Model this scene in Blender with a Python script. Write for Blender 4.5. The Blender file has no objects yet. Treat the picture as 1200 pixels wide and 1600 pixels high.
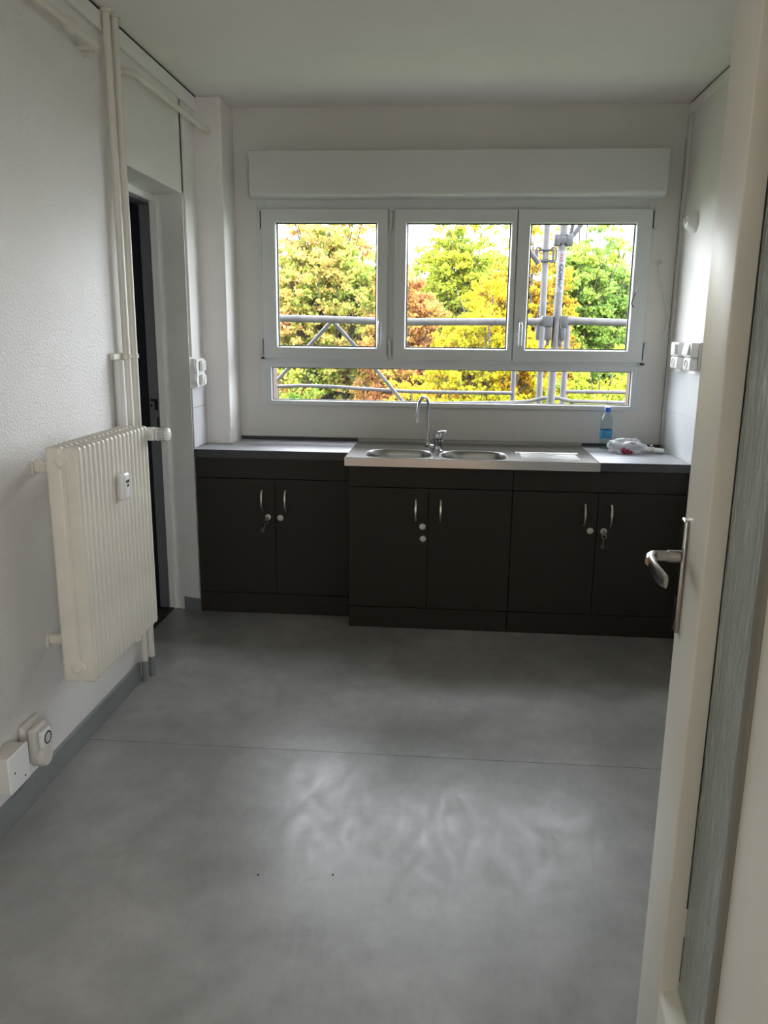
import bpy, bmesh, math, random
import numpy as np
from mathutils import Vector, Matrix
random.seed(7)
SC = bpy.context.scene
COL = SC.collection
PI = math.pi

# ------------------------------------------------------------------ camera, sky, exposure
CAMH = 1.4243
cam = bpy.data.cameras.new('camera')
cam.sensor_fit = 'VERTICAL'; cam.sensor_height = 36.0; cam.sensor_width = 27.0
cam.lens = 1236.67 / 1600 * 36.0
cam.clip_start = 0.02; cam.clip_end = 300
cam_o = bpy.data.objects.new('camera', cam); COL.objects.link(cam_o)
RT = Vector((0.99657772, 0.0819981, 0.01044772))
FW = Vector((-0.07760917, 0.97167616, -0.223209))
UP = Vector((-0.02845452, 0.22163428, 0.97471462))
m = Matrix((RT, UP, -FW)).transposed().to_4x4(); m.translation = (0, 0, CAMH)
cam_o.matrix_world = m
SC.camera = cam_o

W = bpy.data.worlds.new('overcast_sky'); SC.world = W; W.use_nodes = True
wn = W.node_tree; wn.nodes.clear()
wo = wn.nodes.new('ShaderNodeOutputWorld'); wb = wn.nodes.new('ShaderNodeBackground')
tc = wn.nodes.new('ShaderNodeTexCoord'); sx = wn.nodes.new('ShaderNodeSeparateXYZ')
mr = wn.nodes.new('ShaderNodeMapRange')
mr.inputs[1].default_value = 0.0; mr.inputs[2].default_value = 1.0
mr.inputs[3].default_value = 1.0; mr.inputs[4].default_value = 1.8
wn.links.new(tc.outputs['Generated'], sx.inputs[0]); wn.links.new(sx.outputs[2], mr.inputs[0])
wn.links.new(mr.outputs[0], wb.inputs['Strength'])
wb.inputs['Color'].default_value = (0.91, 0.965, 1.04, 1)
wn.links.new(wb.outputs[0], wo.inputs[0])
SKY = mr

SC.view_settings.view_transform = 'Standard'; SC.view_settings.look = 'None'
SC.view_settings.gamma = 1.0; SC.view_settings.use_curve_mapping = False
SC.view_settings.exposure = 4.05
SC.cycles.max_bounces = 10; SC.cycles.diffuse_bounces = 7; SC.cycles.glossy_bounces = 4
SC.cycles.transparent_max_bounces = 12; SC.cycles.transmission_bounces = 6
SC.cycles.caustics_reflective = False; SC.cycles.caustics_refractive = False

# daylight portal in the window opening (guides sky sampling, gives off nothing of its own)
pl = bpy.data.lights.new('window_portal', 'AREA'); pl.shape = 'RECTANGLE'; pl.size = 1.95; pl.size_y = 1.1
pl.cycles.is_portal = True
po = bpy.data.objects.new('window_portal', pl); COL.objects.link(po)
po.location = (-0.01, 4.30, 1.56); po.rotation_euler = (-PI/2, 0, 0)
# the room behind the camera has a window of its own
p2 = bpy.data.lights.new('rear_window_portal', 'AREA'); p2.shape = 'RECTANGLE'; p2.size = 1.6; p2.size_y = 1.4
p2.cycles.is_portal = True
po2 = bpy.data.objects.new('rear_window_portal', p2); COL.objects.link(po2)
po2.location = (1.52, -2.6, 1.55); po2.rotation_euler = (PI/2, 0, PI/2)

# ------------------------------------------------------------------ room constants
XL, XR, YB, H = -1.25, 1.117, 4.226, 2.5

# ------------------------------------------------------------------ materials
def ramp(nt, fac, stops):
    r = nt.nodes.new('ShaderNodeValToRGB')
    el = r.color_ramp.elements
    while len(el) < len(stops): el.new(0.5)
    for e, (p, c) in zip(el, stops): e.position = p; e.color = (*c, 1)
    nt.links.new(fac, r.inputs[0]); return r.outputs[0]
def noise(nt, scale, detail=4, rough=0.55, dist=0.0, vec=None):
    n = nt.nodes.new('ShaderNodeTexNoise'); n.inputs['Scale'].default_value = scale
    n.inputs['Detail'].default_value = detail; n.inputs['Roughness'].default_value = rough
    n.inputs['Distortion'].default_value = dist
    if vec is None:
        t = nt.nodes.new('ShaderNodeTexCoord'); vec = t.outputs['Object']
    nt.links.new(vec, n.inputs['Vector']); return n.outputs[0]
def mapped(nt, scale):
    t = nt.nodes.new('ShaderNodeTexCoord'); mp = nt.nodes.new('ShaderNodeMapping')
    mp.inputs['Scale'].default_value = scale; nt.links.new(t.outputs['Object'], mp.inputs[0]); return mp.outputs[0]
def mat(name, col, rough=0.5, metal=0.0, spec=0.5, var=0.0, vscale=3.0, bump=0.0, bscale=100.0, bdetail=3, coat=0.0,
        bdist=0.002, rvar=0.0, dirt=None):
    M = bpy.data.materials.new(name); M.use_nodes = True; nt = M.node_tree
    b = nt.nodes['Principled BSDF']
    b.inputs['Base Color'].default_value = (*col, 1); b.inputs['Roughness'].default_value = rough
    b.inputs['Metallic'].default_value = metal; b.inputs['Specular IOR Level'].default_value = spec
    b.inputs['Coat Weight'].default_value = coat
    if var > 0 or dirt:
        lo = tuple(c * (1 - var) for c in col); hi = tuple(min(1, c * (1 + var)) for c in col)
        c_out = ramp(nt, noise(nt, vscale), [(0.3, lo), (0.7, hi)])
        if dirt:
            dc, ds, amt = dirt
            mx = nt.nodes.new('ShaderNodeMix'); mx.data_type = 'RGBA'
            f = ramp(nt, noise(nt, ds, 6, 0.7), [(1 - amt, (0, 0, 0)), (min(1, 1 - amt + 0.12), (1, 1, 1))])
            nt.links.new(f, mx.inputs[0]); nt.links.new(c_out, mx.inputs[6]); mx.inputs[7].default_value = (*dc, 1)
            c_out = mx.outputs[2]
        nt.links.new(c_out, b.inputs['Base Color'])
    if rvar > 0:
        n = noise(nt, vscale * 1.7, 5); mp = nt.nodes.new('ShaderNodeMapRange')
        mp.inputs[1].default_value = 0.3; mp.inputs[2].default_value = 0.7
        mp.inputs[3].default_value = rough - rvar; mp.inputs[4].default_value = rough + rvar
        nt.links.new(n, mp.inputs[0]); nt.links.new(mp.outputs[0], b.inputs['Roughness'])
    if bump > 0:
        bp = nt.nodes.new('ShaderNodeBump'); bp.inputs['Strength'].default_value = bump
        bp.inputs['Distance'].default_value = bdist
        nt.links.new(noise(nt, bscale, bdetail), bp.inputs['Height']); nt.links.new(bp.outputs[0], b.inputs['Normal'])
    return M
def clear(name, col=(1, 1, 1), gloss=0.04, rough=0.0):
    M = bpy.data.materials.new(name); M.use_nodes = True; nt = M.node_tree; nt.nodes.clear()
    o = nt.nodes.new('ShaderNodeOutputMaterial'); t = nt.nodes.new('ShaderNodeBsdfTransparent')
    g = nt.nodes.new('ShaderNodeBsdfGlossy'); mx = nt.nodes.new('ShaderNodeMixShader'); f = nt.nodes.new('ShaderNodeFresnel')
    f.inputs[0].default_value = 1.45
    t.inputs[0].default_value = (*col, 1); g.inputs['Roughness'].default_value = rough
    ge = nt.nodes.new('ShaderNodeNewGeometry'); iv = nt.nodes.new('ShaderNodeMath'); iv.operation = 'SUBTRACT'; iv.inputs[0].default_value = 1.0
    ml = nt.nodes.new('ShaderNodeMath'); ml.operation = 'MULTIPLY'
    nt.links.new(ge.outputs['Backfacing'], iv.inputs[1]); nt.links.new(iv.outputs[0], ml.inputs[0]); nt.links.new(f.outputs[0], ml.inputs[1])
    nt.links.new(ml.outputs[0], mx.inputs[0]); nt.links.new(t.outputs[0], mx.inputs[1]); nt.links.new(g.outputs[0], mx.inputs[2])
    nt.links.new(mx.outputs[0], o.inputs[0]); return M

M_wall = mat('painted_plaster', (0.77, 0.745, 0.715), 0.55, var=0.03, bump=0.5, bscale=90, bdist=0.004)
M_wallL = mat('stippled_wall_paint', (0.77, 0.75, 0.72), 0.42, var=0.03, bump=0.8, bscale=120, bdetail=4, bdist=0.0045,
              dirt=((0.66, 0.63, 0.56), 2.5, 0.33))
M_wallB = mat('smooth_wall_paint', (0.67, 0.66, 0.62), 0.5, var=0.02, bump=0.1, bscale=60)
M_ceil = mat('ceiling_paint', (0.82, 0.79, 0.76), 0.7, var=0.02, bump=0.3, bscale=70, bdist=0.003)
M_reveal = mat('grey_white_reveal_paint', (0.82, 0.82, 0.77), 0.5, var=0.05, vscale=4, bump=0.15, bscale=40,
               dirt=((0.36, 0.33, 0.27), 5, 0.30))
M_pvc = mat('white_window_plastic', (0.62, 0.65, 0.635), 0.3)
M_box = mat('shutter_box_plastic', (0.58, 0.59, 0.565), 0.4)
M_seal = mat('black_rubber_seal', (0.02, 0.02, 0.02), 0.6)
M_skirt = mat('grey_skirting_paint', (0.20, 0.215, 0.21), 0.5, var=0.08, vscale=6, bump=0.2, bscale=50)
M_pipe = mat('cream_pipe_paint', (0.68, 0.65, 0.58), 0.35, var=0.04, bump=0.15, bscale=40)
M_rad = mat('cream_radiator_enamel', (0.70, 0.665, 0.575), 0.38, var=0.08, vscale=7, bump=0.05, bscale=40,
            dirt=((0.60, 0.55, 0.46), 9, 0.32))
M_white = mat('white_plastic', (0.78, 0.78, 0.76), 0.35)
M_cream = mat('aged_cream_plastic', (0.62, 0.59, 0.53), 0.4, var=0.05)
M_cab = mat('taupe_laminate', (0.028, 0.0245, 0.018), 0.5, spec=0.22, var=0.04, vscale=30)
M_gap = mat('dark_cabinet_interior', (0.01, 0.01, 0.009), 0.7)
M_top = mat('slate_worktop', (0.30, 0.305, 0.325), 0.40, spec=0.9, var=0.10, vscale=9)
M_edge = mat('dark_worktop_edge', (0.045, 0.046, 0.050), 0.45, var=0.2, vscale=12)
M_steel = mat('brushed_stainless', (0.46, 0.45, 0.43), 0.20, metal=1.0)
M_bowl = mat('shaded_bowl_steel', (0.30, 0.29, 0.27), 0.32, metal=1.0)  # same steel as the sink top, bowl shade put into a darker colour
M_chrome = mat('chrome', (0.40, 0.41, 0.42), 0.08, metal=1.0)
M_satin = mat('satin_nickel', (0.62, 0.60, 0.56), 0.28, metal=1.0)
M_plate = mat('polished_handle_metal', (0.42, 0.41, 0.39), 0.14, metal=1.0)
M_keym = mat('dark_key_metal', (0.13, 0.12, 0.11), 0.4, metal=0.8)
M_lever = mat('worn_aluminium_lever', (0.50, 0.48, 0.45), 0.22, metal=1.0)
M_lock = mat('lock_disc_zinc', (0.55, 0.53, 0.48), 0.45, metal=0.6)
M_dark = mat('dark_hole', (0.008, 0.008, 0.01), 0.8)
M_closet = mat('closet_darkness', (0.006, 0.008, 0.012), 0.6)  # near black, the unlit closet's darkness put into its wall colour
M_jamb = mat('grey_metal_frame', (0.16, 0.16, 0.165), 0.5, var=0.06)
M_tile = mat('white_glazed_tile', (0.58, 0.59, 0.60), 0.33)
M_grout = mat('grout', (0.40, 0.40, 0.37), 0.8)
M_caulk = mat('white_silicone', (0.60, 0.59, 0.54), 0.4)
M_door = mat('gloss_cream_door_paint', (0.77, 0.755, 0.665), 0.36, spec=0.35, var=0.04, vscale=2, bump=0.05, bscale=15)
M_terra = mat('salmon_render', (0.060, 0.030, 0.022), 0.8)
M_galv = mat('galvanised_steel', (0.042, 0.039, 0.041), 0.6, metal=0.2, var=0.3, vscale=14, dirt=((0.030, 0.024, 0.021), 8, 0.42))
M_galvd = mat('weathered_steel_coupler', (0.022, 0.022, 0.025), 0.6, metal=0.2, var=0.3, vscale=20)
M_sillo = mat('grey_outer_sill', (0.045, 0.045, 0.045), 0.5)
M_glass = clear('window_glass')
M_pet = clear('clear_bottle_plastic', (0.80, 0.87, 0.89))
M_blue = mat('blue_cap', (0.02, 0.14, 0.62), 0.35)
M_label = mat('blue_bottle_label', (0.03, 0.22, 0.42), 0.4, var=0.25, vscale=40)
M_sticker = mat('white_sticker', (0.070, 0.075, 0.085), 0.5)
M_navy = mat('navy_print', (0.002, 0.0025, 0.008), 0.5)
M_redp = mat('red_print', (0.09, 0.006, 0.006), 0.5)
M_bark = mat('tree_bark', (0.035, 0.028, 0.022), 0.9, var=0.3, vscale=8, bump=0.5, bscale=20)
M_grass = mat('lawn', (0.05, 0.07, 0.02), 0.9, var=0.3, vscale=1)
M_cable = mat('white_cable', (0.62, 0.62, 0.60), 0.4)
M_black = mat('black_tape', (0.015, 0.015, 0.015), 0.5)
M_cloudy = mat('thin_white_plastic_film', (0.70, 0.71, 0.72), 0.25)
M_cloudy.node_tree.nodes['Principled BSDF'].inputs['Alpha'].default_value = 0.6
M_redw = mat('red_wrapper', (0.25, 0.008, 0.03), 0.4)
M_lcd = mat('grey_display', (0.09, 0.10, 0.09), 0.2)

# floor vinyl: mottled grey concrete look with worn scuffs in the gloss
def make_floor_mat():
    M = bpy.data.materials.new('grey_concrete_look_vinyl'); M.use_nodes = True; nt = M.node_tree
    b = nt.nodes['Principled BSDF']
    n1 = noise(nt, 2.2, 8, 0.62, 0.4); n2 = noise(nt, 9, 6, 0.6); n3 = noise(nt, 60, 3, 0.5, 0, mapped(nt, (1, 0.25, 1)))
    a = nt.nodes.new('ShaderNodeMath'); a.operation = 'MULTIPLY_ADD'; nt.links.new(n2, a.inputs[0]); a.inputs[1].default_value = 0.45
    nt.links.new(n1, a.inputs[2])
    a2 = nt.nodes.new('ShaderNodeMath'); a2.operation = 'MULTIPLY_ADD'; nt.links.new(n3, a2.inputs[0]); a2.inputs[1].default_value = 0.12
    nt.links.new(a.outputs[0], a2.inputs[2])
    c = ramp(nt, a2.outputs[0], [(0.62, (0.195, 0.192, 0.180)), (0.80, (0.248, 0.244, 0.230)), (0.98, (0.310, 0.304, 0.286))])
    d = ramp(nt, noise(nt, 3.4, 6, 0.7, 0.5), [(0.60, (0, 0, 0)), (0.78, (1, 1, 1))])
    mx = nt.nodes.new('ShaderNodeMix'); mx.data_type = 'RGBA'; nt.links.new(c, mx.inputs[6])
    mx.inputs[7].default_value = (0.185, 0.17, 0.14, 1); nt.links.new(d, mx.inputs[0])
    nt.links.new(mx.outputs[2], b.inputs['Base Color'])
    sc = noise(nt, 6, 8, 0.7, 1.2, mapped(nt, (2.0, 0.9, 1)))
    r = nt.nodes.new('ShaderNodeMapRange'); r.inputs[1].default_value = 0.35; r.inputs[2].default_value = 0.68
    r.inputs[3].default_value = 0.30; r.inputs[4].default_value = 0.46
    nt.links.new(sc, r.inputs[0]); nt.links.new(r.outputs[0], b.inputs['Roughness'])
    bp = nt.nodes.new('ShaderNodeBump'); bp.inputs['Strength'].default_value = 0.15; bp.inputs['Distance'].default_value = 0.001
    nt.links.new(noise(nt, 160, 2), bp.inputs['Height']); nt.links.new(bp.outputs[0], b.inputs['Normal'])
    return M
M_floor = make_floor_mat()
# patterned cast glass of the door
def make_cast_glass():
    M = bpy.data.materials.new('patterned_cast_glass'); M.use_nodes = True; nt = M.node_tree
    b = nt.nodes['Principled BSDF']
    b.inputs['Base Color'].default_value = (0.70, 0.77, 0.72, 1); b.inputs['Roughness'].default_value = 0.22
    b.inputs['Transmission Weight'].default_value = 0.55; b.inputs['IOR'].default_value = 1.45
    bp = nt.nodes.new('ShaderNodeBump'); bp.inputs['Strength'].default_value = 1.0; bp.inputs['Distance'].default_value = 0.012
    nt.links.new(noise(nt, 36, 3, 0.5, 1.2, mapped(nt, (1.6, 1.6, 0.28))), bp.inputs['Height'])
    nt.links.new(bp.outputs[0], b.inputs['Normal'])
    return M
M_cast = make_cast_glass()
# foliage: leaf colours spread over each crown and from leaf to leaf
def leaf_mat(name, cols, trans=0.55):
    M = bpy.data.materials.new(name); M.use_nodes = True; nt = M.node_tree; nt.nodes.clear()
    o = nt.nodes.new('ShaderNodeOutputMaterial'); d = nt.nodes.new('ShaderNodeBsdfDiffuse'); t = nt.nodes.new('ShaderNodeBsdfTranslucent')
    mx = nt.nodes.new('ShaderNodeMixShader'); mx.inputs[0].default_value = trans
    g = nt.nodes.new('ShaderNodeNewGeometry'); n = noise(nt, 1.1, 3, 0.5)
    a = nt.nodes.new('ShaderNodeMath'); a.operation = 'MULTIPLY_ADD'; a.inputs[1].default_value = 0.36
    s = nt.nodes.new('ShaderNodeMath'); s.operation = 'SUBTRACT'; s.inputs[1].default_value = 0.18
    nt.links.new(g.outputs['Random Per Island'], a.inputs[0]); nt.links.new(n, a.inputs[2]); nt.links.new(a.outputs[0], s.inputs[0])
    k = len(cols); c = ramp(nt, s.outputs[0], [(0.25 + 0.5 * i / (k - 1), cols[i]) for i in range(k)])
    nt.links.new(c, d.inputs[0]); nt.links.new(c, t.inputs[0])
    nt.links.new(d.outputs[0], mx.inputs[1]); nt.links.new(t.outputs[0], mx.inputs[2]); nt.links.new(mx.outputs[0], o.inputs[0])
    return M

# ------------------------------------------------------------------ builders
ROOT = {}
def wloc(o):
    v = Vector((0, 0, 0))
    while o is not None: v += o.location; o = o.parent
    return v
def obj(name, bm, m, parent=None, smooth=False, label=None):
    me = bpy.data.meshes.new(name)
    bmesh.ops.recalc_face_normals(bm, faces=bm.faces)
    if parent is not None: bmesh.ops.translate(bm, vec=-wloc(parent), verts=bm.verts)
    bm.to_mesh(me); bm.free()
    if smooth:
        for p in me.polygons: p.use_smooth = True
        if smooth != 2: me.set_sharp_from_angle(angle=math.radians(40))
    if isinstance(m, (list, tuple)):
        for q in m: me.materials.append(q)
    else: me.materials.append(m)
    o = bpy.data.objects.new(name, me); COL.objects.link(o)
    if parent is not None: o.parent = parent
    if label: o['label'] = label
    return o
def struct(name, bm, m, parent=None, smooth=False):
    o = obj(name, bm, m, parent, smooth)
    if parent is None: o['kind'] = 'structure'
    return o
def thing(name, label, cat, loc=(0, 0, 0), group=None):
    o = bpy.data.objects.new(name, None); COL.objects.link(o); o.location = loc; o.empty_display_size = 0.05
    o['label'] = label; o['category'] = cat
    if group: o['group'] = group
    return o
def tag(o, label, cat, group=None):
    o['label'] = label; o['category'] = cat
    if group: o['group'] = group
    return o
def senv(name, loc=(0, 0, 0)):
    o = bpy.data.objects.new(name, None); COL.objects.link(o); o.location = loc; o['kind'] = 'structure'; return o
def bx(bm, x0, x1, y0, y1, z0, z1, bev=0.0, seg=2):
    r = bmesh.ops.create_cube(bm, size=1.0)
    vs = r['verts']
    for v in vs:
        v.co = Vector(((x0 + x1) / 2 + v.co.x * (x1 - x0), (y0 + y1) / 2 + v.co.y * (y1 - y0), (z0 + z1) / 2 + v.co.z * (z1 - z0)))
    if bev > 0:
        es = list({e for v in vs for e in v.link_edges})
        bmesh.ops.bevel(bm, geom=es, offset=bev, segments=seg, affect='EDGES', profile=0.5)
    return bm
def box(*a, **k): return bx(bmesh.new(), *a, **k)
def tube(bm, pts, r, n=12, caps=True, rads=None):
    pts = [Vector(p) for p in pts]; rings = []
    t0 = (pts[1] - pts[0]).normalized()
    ref = Vector((0, 0, 1)) if abs(t0.z) < 0.9 else Vector((1, 0, 0))
    u = t0.cross(ref).normalized()
    for i, p in enumerate(pts):
        if i == 0: t = pts[1] - pts[0]
        elif i == len(pts) - 1: t = pts[-1] - pts[-2]
        else: t = (pts[i + 1] - p).normalized() + (p - pts[i - 1]).normalized()
        t.normalize(); u = (u - t * u.dot(t)).normalized(); w = t.cross(u)
        rr = rads[i] if rads else r
        rings.append([bm.verts.new(p + (u * math.cos(a) + w * math.sin(a)) * rr) for a in [2 * PI * j / n for j in range(n)]])
    for a, b in zip(rings, rings[1:]):
        for j in range(n): bm.faces.new((a[j], a[(j + 1) % n], b[(j + 1) % n], b[j]))
    if caps: bm.faces.new(rings[0][::-1]); bm.faces.new(rings[-1])
    return bm
def lathe(bm, prof, origin, axis='z', n=24):
    """prof: list of (r, h) along the axis; closed at the ends when r is 0"""
    o = Vector(origin); rings = []
    def P(r, h, a):
        c, s = r * math.cos(a), r * math.sin(a)
        return o + {'z': Vector((c, s, h)), 'x': Vector((h, c, s)), 'y': Vector((c, h, s))}[axis]
    for r, h in prof:
        if r < 1e-6: rings.append([bm.verts.new(P(0, h, 0))])
        else: rings.append([bm.verts.new(P(r, h, 2 * PI * j / n)) for j in range(n)])
    for a, b in zip(rings, rings[1:]):
        for j in range(n):
            k = (j + 1) % n
            if len(a) == 1 and len(b) == 1: continue
            if len(a) == 1: bm.faces.new((a[0], b[k], b[j]))
            elif len(b) == 1: bm.faces.new((a[j], a[k], b[0]))
            else: bm.faces.new((a[j], a[k], b[k], b[j]))
    return bm
def prism(bm, poly, lo, hi, axis='z'):
    """extrude a 2-D polygon: axis z -> (x,y), x -> (y,z), y -> (x,z)"""
    def P(p, h): return {'z': (p[0], p[1], h), 'x': (h, p[0], p[1]), 'y': (p[0], h, p[1])}[axis]
    a = [bm.verts.new(P(p, lo)) for p in poly]; b = [bm.verts.new(P(p, hi)) for p in poly]
    n = len(poly); bm.faces.new(a[::-1]); bm.faces.new(b)
    for j in range(n): bm.faces.new((a[j], a[(j + 1) % n], b[(j + 1) % n], b[j]))
    return bm
def tf(bm, M): bmesh.ops.transform(bm, matrix=M, verts=bm.verts); return bm
def dup(o, dloc=(0, 0, 0), parent='same'):
    c = o.copy(); COL.objects.link(c); c.location = o.location + Vector(dloc)
    if parent != 'same': c.parent = parent
    for ch in [q for q in list(bpy.data.objects) if q.parent is o]:
        dup(ch, (0, 0, 0), c)
    return c

# ------------------------------------------------------------------ setting: floor, ceiling, walls
YF = -4.0            # back of the hallway behind the camera
fl = senv('floor')
bm = bmesh.new(); bx(bm, -1.45, 1.4, 0.60, 2.4645, -0.02, 0.0); obj('vinyl_sheet', bm, M_floor, fl)
M_warm_floor = mat('warm_bounce_hall_floor', (0.30, 0.17, 0.08), 0.4, var=0.2, vscale=4)  # unseen floor, wood brown added for warm bounce into the kitchen
obj('hall_floor', box(-1.45, 1.5, YF, 0.598, -0.02, 0.0), M_warm_floor, fl)
bm = bmesh.new(); bx(bm, -1.45, 1.4, 2.4665, 4.24, -0.02, 0.0); obj('vinyl_sheet', bm, M_floor, fl)
obj('screed', box(-1.45, 1.4, YF, 4.24, -0.12, -0.0205), M_gap, fl)
struct('ceiling', box(-1.6, 1.6, YF - .1, 4.6, H, H + 0.15), M_ceil)

# left wall with the splayed door opening
OY0, OY1, OZ = 3.10, 3.785, 2.035
bm = bmesh.new()
prism(bm, [(XL, YF), (XL, OY0), (-1.40, OY0), (-1.40, YF)], 0, H)
prism(bm, [(XL, OY1), (XL, 4.226), (-1.40, 4.226), (-1.40, 3.84)], 0, H)
bx(bm, -1.40, XL, OY0, 3.84, OZ, H)
wl = struct('wall_left', bm, M_wallL)
bm = bmesh.new()   # smooth painted reveal skin
prism(bm, [(-1.2515, 3.7835), (-1.2535, 3.789), (-1.402, 3.842), (-1.402, 3.834)], 0.0, OZ)
obj('reveal_side', bm, M_reveal, wl)
obj('reveal_head', box(-1.398, -1.2515, OY0, 3.834, OZ - 0.004, OZ + 0.004), M_reveal, wl)
# closet space behind the opening
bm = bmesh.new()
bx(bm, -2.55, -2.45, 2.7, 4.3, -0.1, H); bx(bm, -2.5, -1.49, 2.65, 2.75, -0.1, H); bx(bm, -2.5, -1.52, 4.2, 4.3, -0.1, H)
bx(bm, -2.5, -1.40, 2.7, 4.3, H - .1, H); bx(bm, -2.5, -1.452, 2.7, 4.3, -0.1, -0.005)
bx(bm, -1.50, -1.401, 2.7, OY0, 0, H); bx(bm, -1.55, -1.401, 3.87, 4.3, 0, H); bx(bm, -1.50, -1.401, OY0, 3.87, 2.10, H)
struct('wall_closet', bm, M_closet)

# right wall, back wall with window hole, pillar, front partition by the open door, hallway walls
bm = bmesh.new(); bx(bm, XR, XR + 0.12, 0.62, 4.5, 0, H); wr = struct('wall_right', bm, M_wall)
HX0, HX1, HZ0, HZ1 = -0.975, 0.960, 1.032, 2.09
bm = bmesh.new()
for a in ((-1.4, HX0, YB, 4.40, 0, H), (HX1, XR + .12, YB, 4.40, 0, H), (HX0, HX1, YB, 4.40, 0, HZ0), (HX0, HX1, YB, 4.40, HZ1, H)):
    bx(bm, *a)
wb_ = struct('wall_back', bm, M_wallB)
bm = bmesh.new(); g = 0.0
for a in ((-1.119, HX0, 0.80, 2.352), (HX1, 1.102, 0.80, 2.345), (HX0, HX1, 0.80, HZ0), (HX0, HX1, HZ1, 2.348)):
    bx(bm, a[0], a[1], YB - 0.010, YB + 0.001, a[2], a[3])
obj('wall_lining', bm, M_wallB, wb_)
bm = bmesh.new()   # outside reveal of the window, salmon render
bx(bm, -0.9755, -0.958, 4.251, 4.405, 1.02, 2.1); bx(bm, 0.951, 0.9605, 4.251, 4.405, 1.02, 2.1)
obj('outer_reveal', bm, M_terra, wb_)
obj('outer_sill', box(-0.99, 0.99, 4.252, 4.46, 1.00, 1.036, 0.003), M_sillo, wb_)
struct('wall_pillar', box(XL - .01, -1.120, 4.010, YB + .01, 0, H, 0.008), M_wall)
bm = bmesh.new(); bx(bm, 0.40, 1.5, 0.56, 0.68, 0, H); struct('wall_front', bm, M_wall)
bm = bmesh.new(); bx(bm, -1.4, 1.5, YF - .1, YF, 0, H)
for a in ((YF, -3.4, 0, H), (-1.8, .56, 0, H), (-3.4, -1.8, 0, .85), (-3.4, -1.8, 2.25, H)): bx(bm, 1.4, 1.5, a[0], a[1], a[2], a[3])
struct('wall_hall', bm, M_wall)

# skirting, ceiling trims
bm = bmesh.new(); bx(bm, XL, XL + 0.013, YF, 2.955, 0.0, 0.080, 0.002)
struct('baseboard_left', bm, M_skirt)
bm = bmesh.new(); prism(bm, [(-1.338, 3.806), (-1.24, 3.771), (-1.242, 3.785), (-1.338, 3.818)], 0.0, 0.070)
struct('baseboard_corner', bm, M_skirt)
bm = bmesh.new(); bx(bm, XL, XL + .014, YF, 4.01, 2.430, 2.490, 0.003)
struct('trim_1', bm, M_wall)
bm = bmesh.new(); bx(bm, XR - .012, XR, 0.7, YB, 2.447, 2.492, 0.002); struct('trim_2', bm, M_wall)
bm = bmesh.new(); bx(bm, XL, XL + .010, YF, 4.01, 2.489, 2.4995); bx(bm, XR - .008, XR, 0.7, 4.2, 2.4915, 2.4995); struct('trim_3', bm, M_gap)
bm = bmesh.new(); bx(bm, XR - .014, XR, YB - .045, YB, 0.86, 2.445, 0.002); struct('trim_4', bm, M_wallB)
bm = bmesh.new(); bx(bm, 1.1025, 1.1055, YB - .013, YB, 0.86, 2.34); struct('trim_5', bm, M_gap)

# ------------------------------------------------------------------ door_1: steel frame of the closet opening
d1 = senv('door_1', (-1.41, OY1, 0))
bm = bmesh.new()
bx(bm, -1.421, -1.384, 3.812, 3.842, 0, 2.03, 0.003); bx(bm, -1.421, -1.400, OY0, 3.84, 2.0, 2.0325, 0.003)
bx(bm, -1.421, -1.400, OY0, OY0 + .03, 0, 2.03)
obj('door_frame', bm, M_reveal, d1)
bm = bmesh.new(); bx(bm, -1.474, -1.4215, 3.822, 3.87, 0, 2.03, 0.001); bx(bm, -1.5, -1.4215, OY0, 3.87, 1.99, 2.10)
obj('frame_rebate', bm, M_jamb, d1)
obj('strike_plate', box(-1.468, -1.424, 3.8205, 3.823, 0.90, 1.12, 0.0005), mat('strike_plate_steel', (0.22, 0.22, 0.22), 0.4, 0.5), d1)
bm = bmesh.new(); bx(bm, -1.447, -1.430, 3.8195, 3.822, 1.030, 1.085); bx(bm, -1.466, -1.446, 3.8195, 3.822, 1.073, 1.085); bx(bm, -1.466, -1.458, 3.8195, 3.822, 1.045, 1.06)
bx(bm, -1.438, -1.428, 3.8195, 3.822, 0.945, 0.995)
obj('latch_hole', bm, M_dark, d1)
obj('threshold', box(-1.475, -1.395, OY0, 3.815, 0.0, 0.006, 0.001), M_gap, d1)

# ------------------------------------------------------------------ door_2: open glazed door in the foreground
P0 = Vector((0.430, 1.425, 0.0)); uu = Vector((-0.07, -0.99755, 0)).normalized(); nn = Vector((-uu.y, uu.x, 0))
DM = Matrix(((uu.x, nn.x, 0, P0.x), (uu.y, nn.y, 0, P0.y), (0, 0, 1, 0), (0, 0, 0, 1)))
d2 = senv('door_2', tuple(P0))
S1, G0, G1, S2 = 0.157, 0.245, 0.0, 0.0
GS = 0.443; DW = 0.70; ZT = 2.04; GT = 1.90; GB = 0.245
def dpart(name, bm, m, smooth=False, parent=None):
    tf(bm, DM); return obj(name, bm, m, parent or d2, smooth)
dpart('stile', box(0, S1, 0, 0.042, 0.008, ZT, 0.003, 3), M_door, True)
dpart('stile', box(GS, DW, 0, 0.042, 0.008, ZT, 0.010, 4), M_door, True)
dpart('rail', box(S1, GS, 0.001, 0.041, GT, ZT - .001, 0.002), M_door, True)
bm = bmesh.new()   # bottom rail with a sloping top moulding
prism(bm, [(0.001, 0.008), (0.041, 0.008), (0.041, GB), (0.030, GB + .001), (0.006, GB - .006), (0.001, GB - .016)], S1, GS, 'x')
dpart('rail', bm, M_door, False)
pg = dpart('glass_pane', box(S1 + .0015, GS - .0005, 0.0335, 0.0375, GB + .0015, GT - .001), M_cast)
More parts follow.
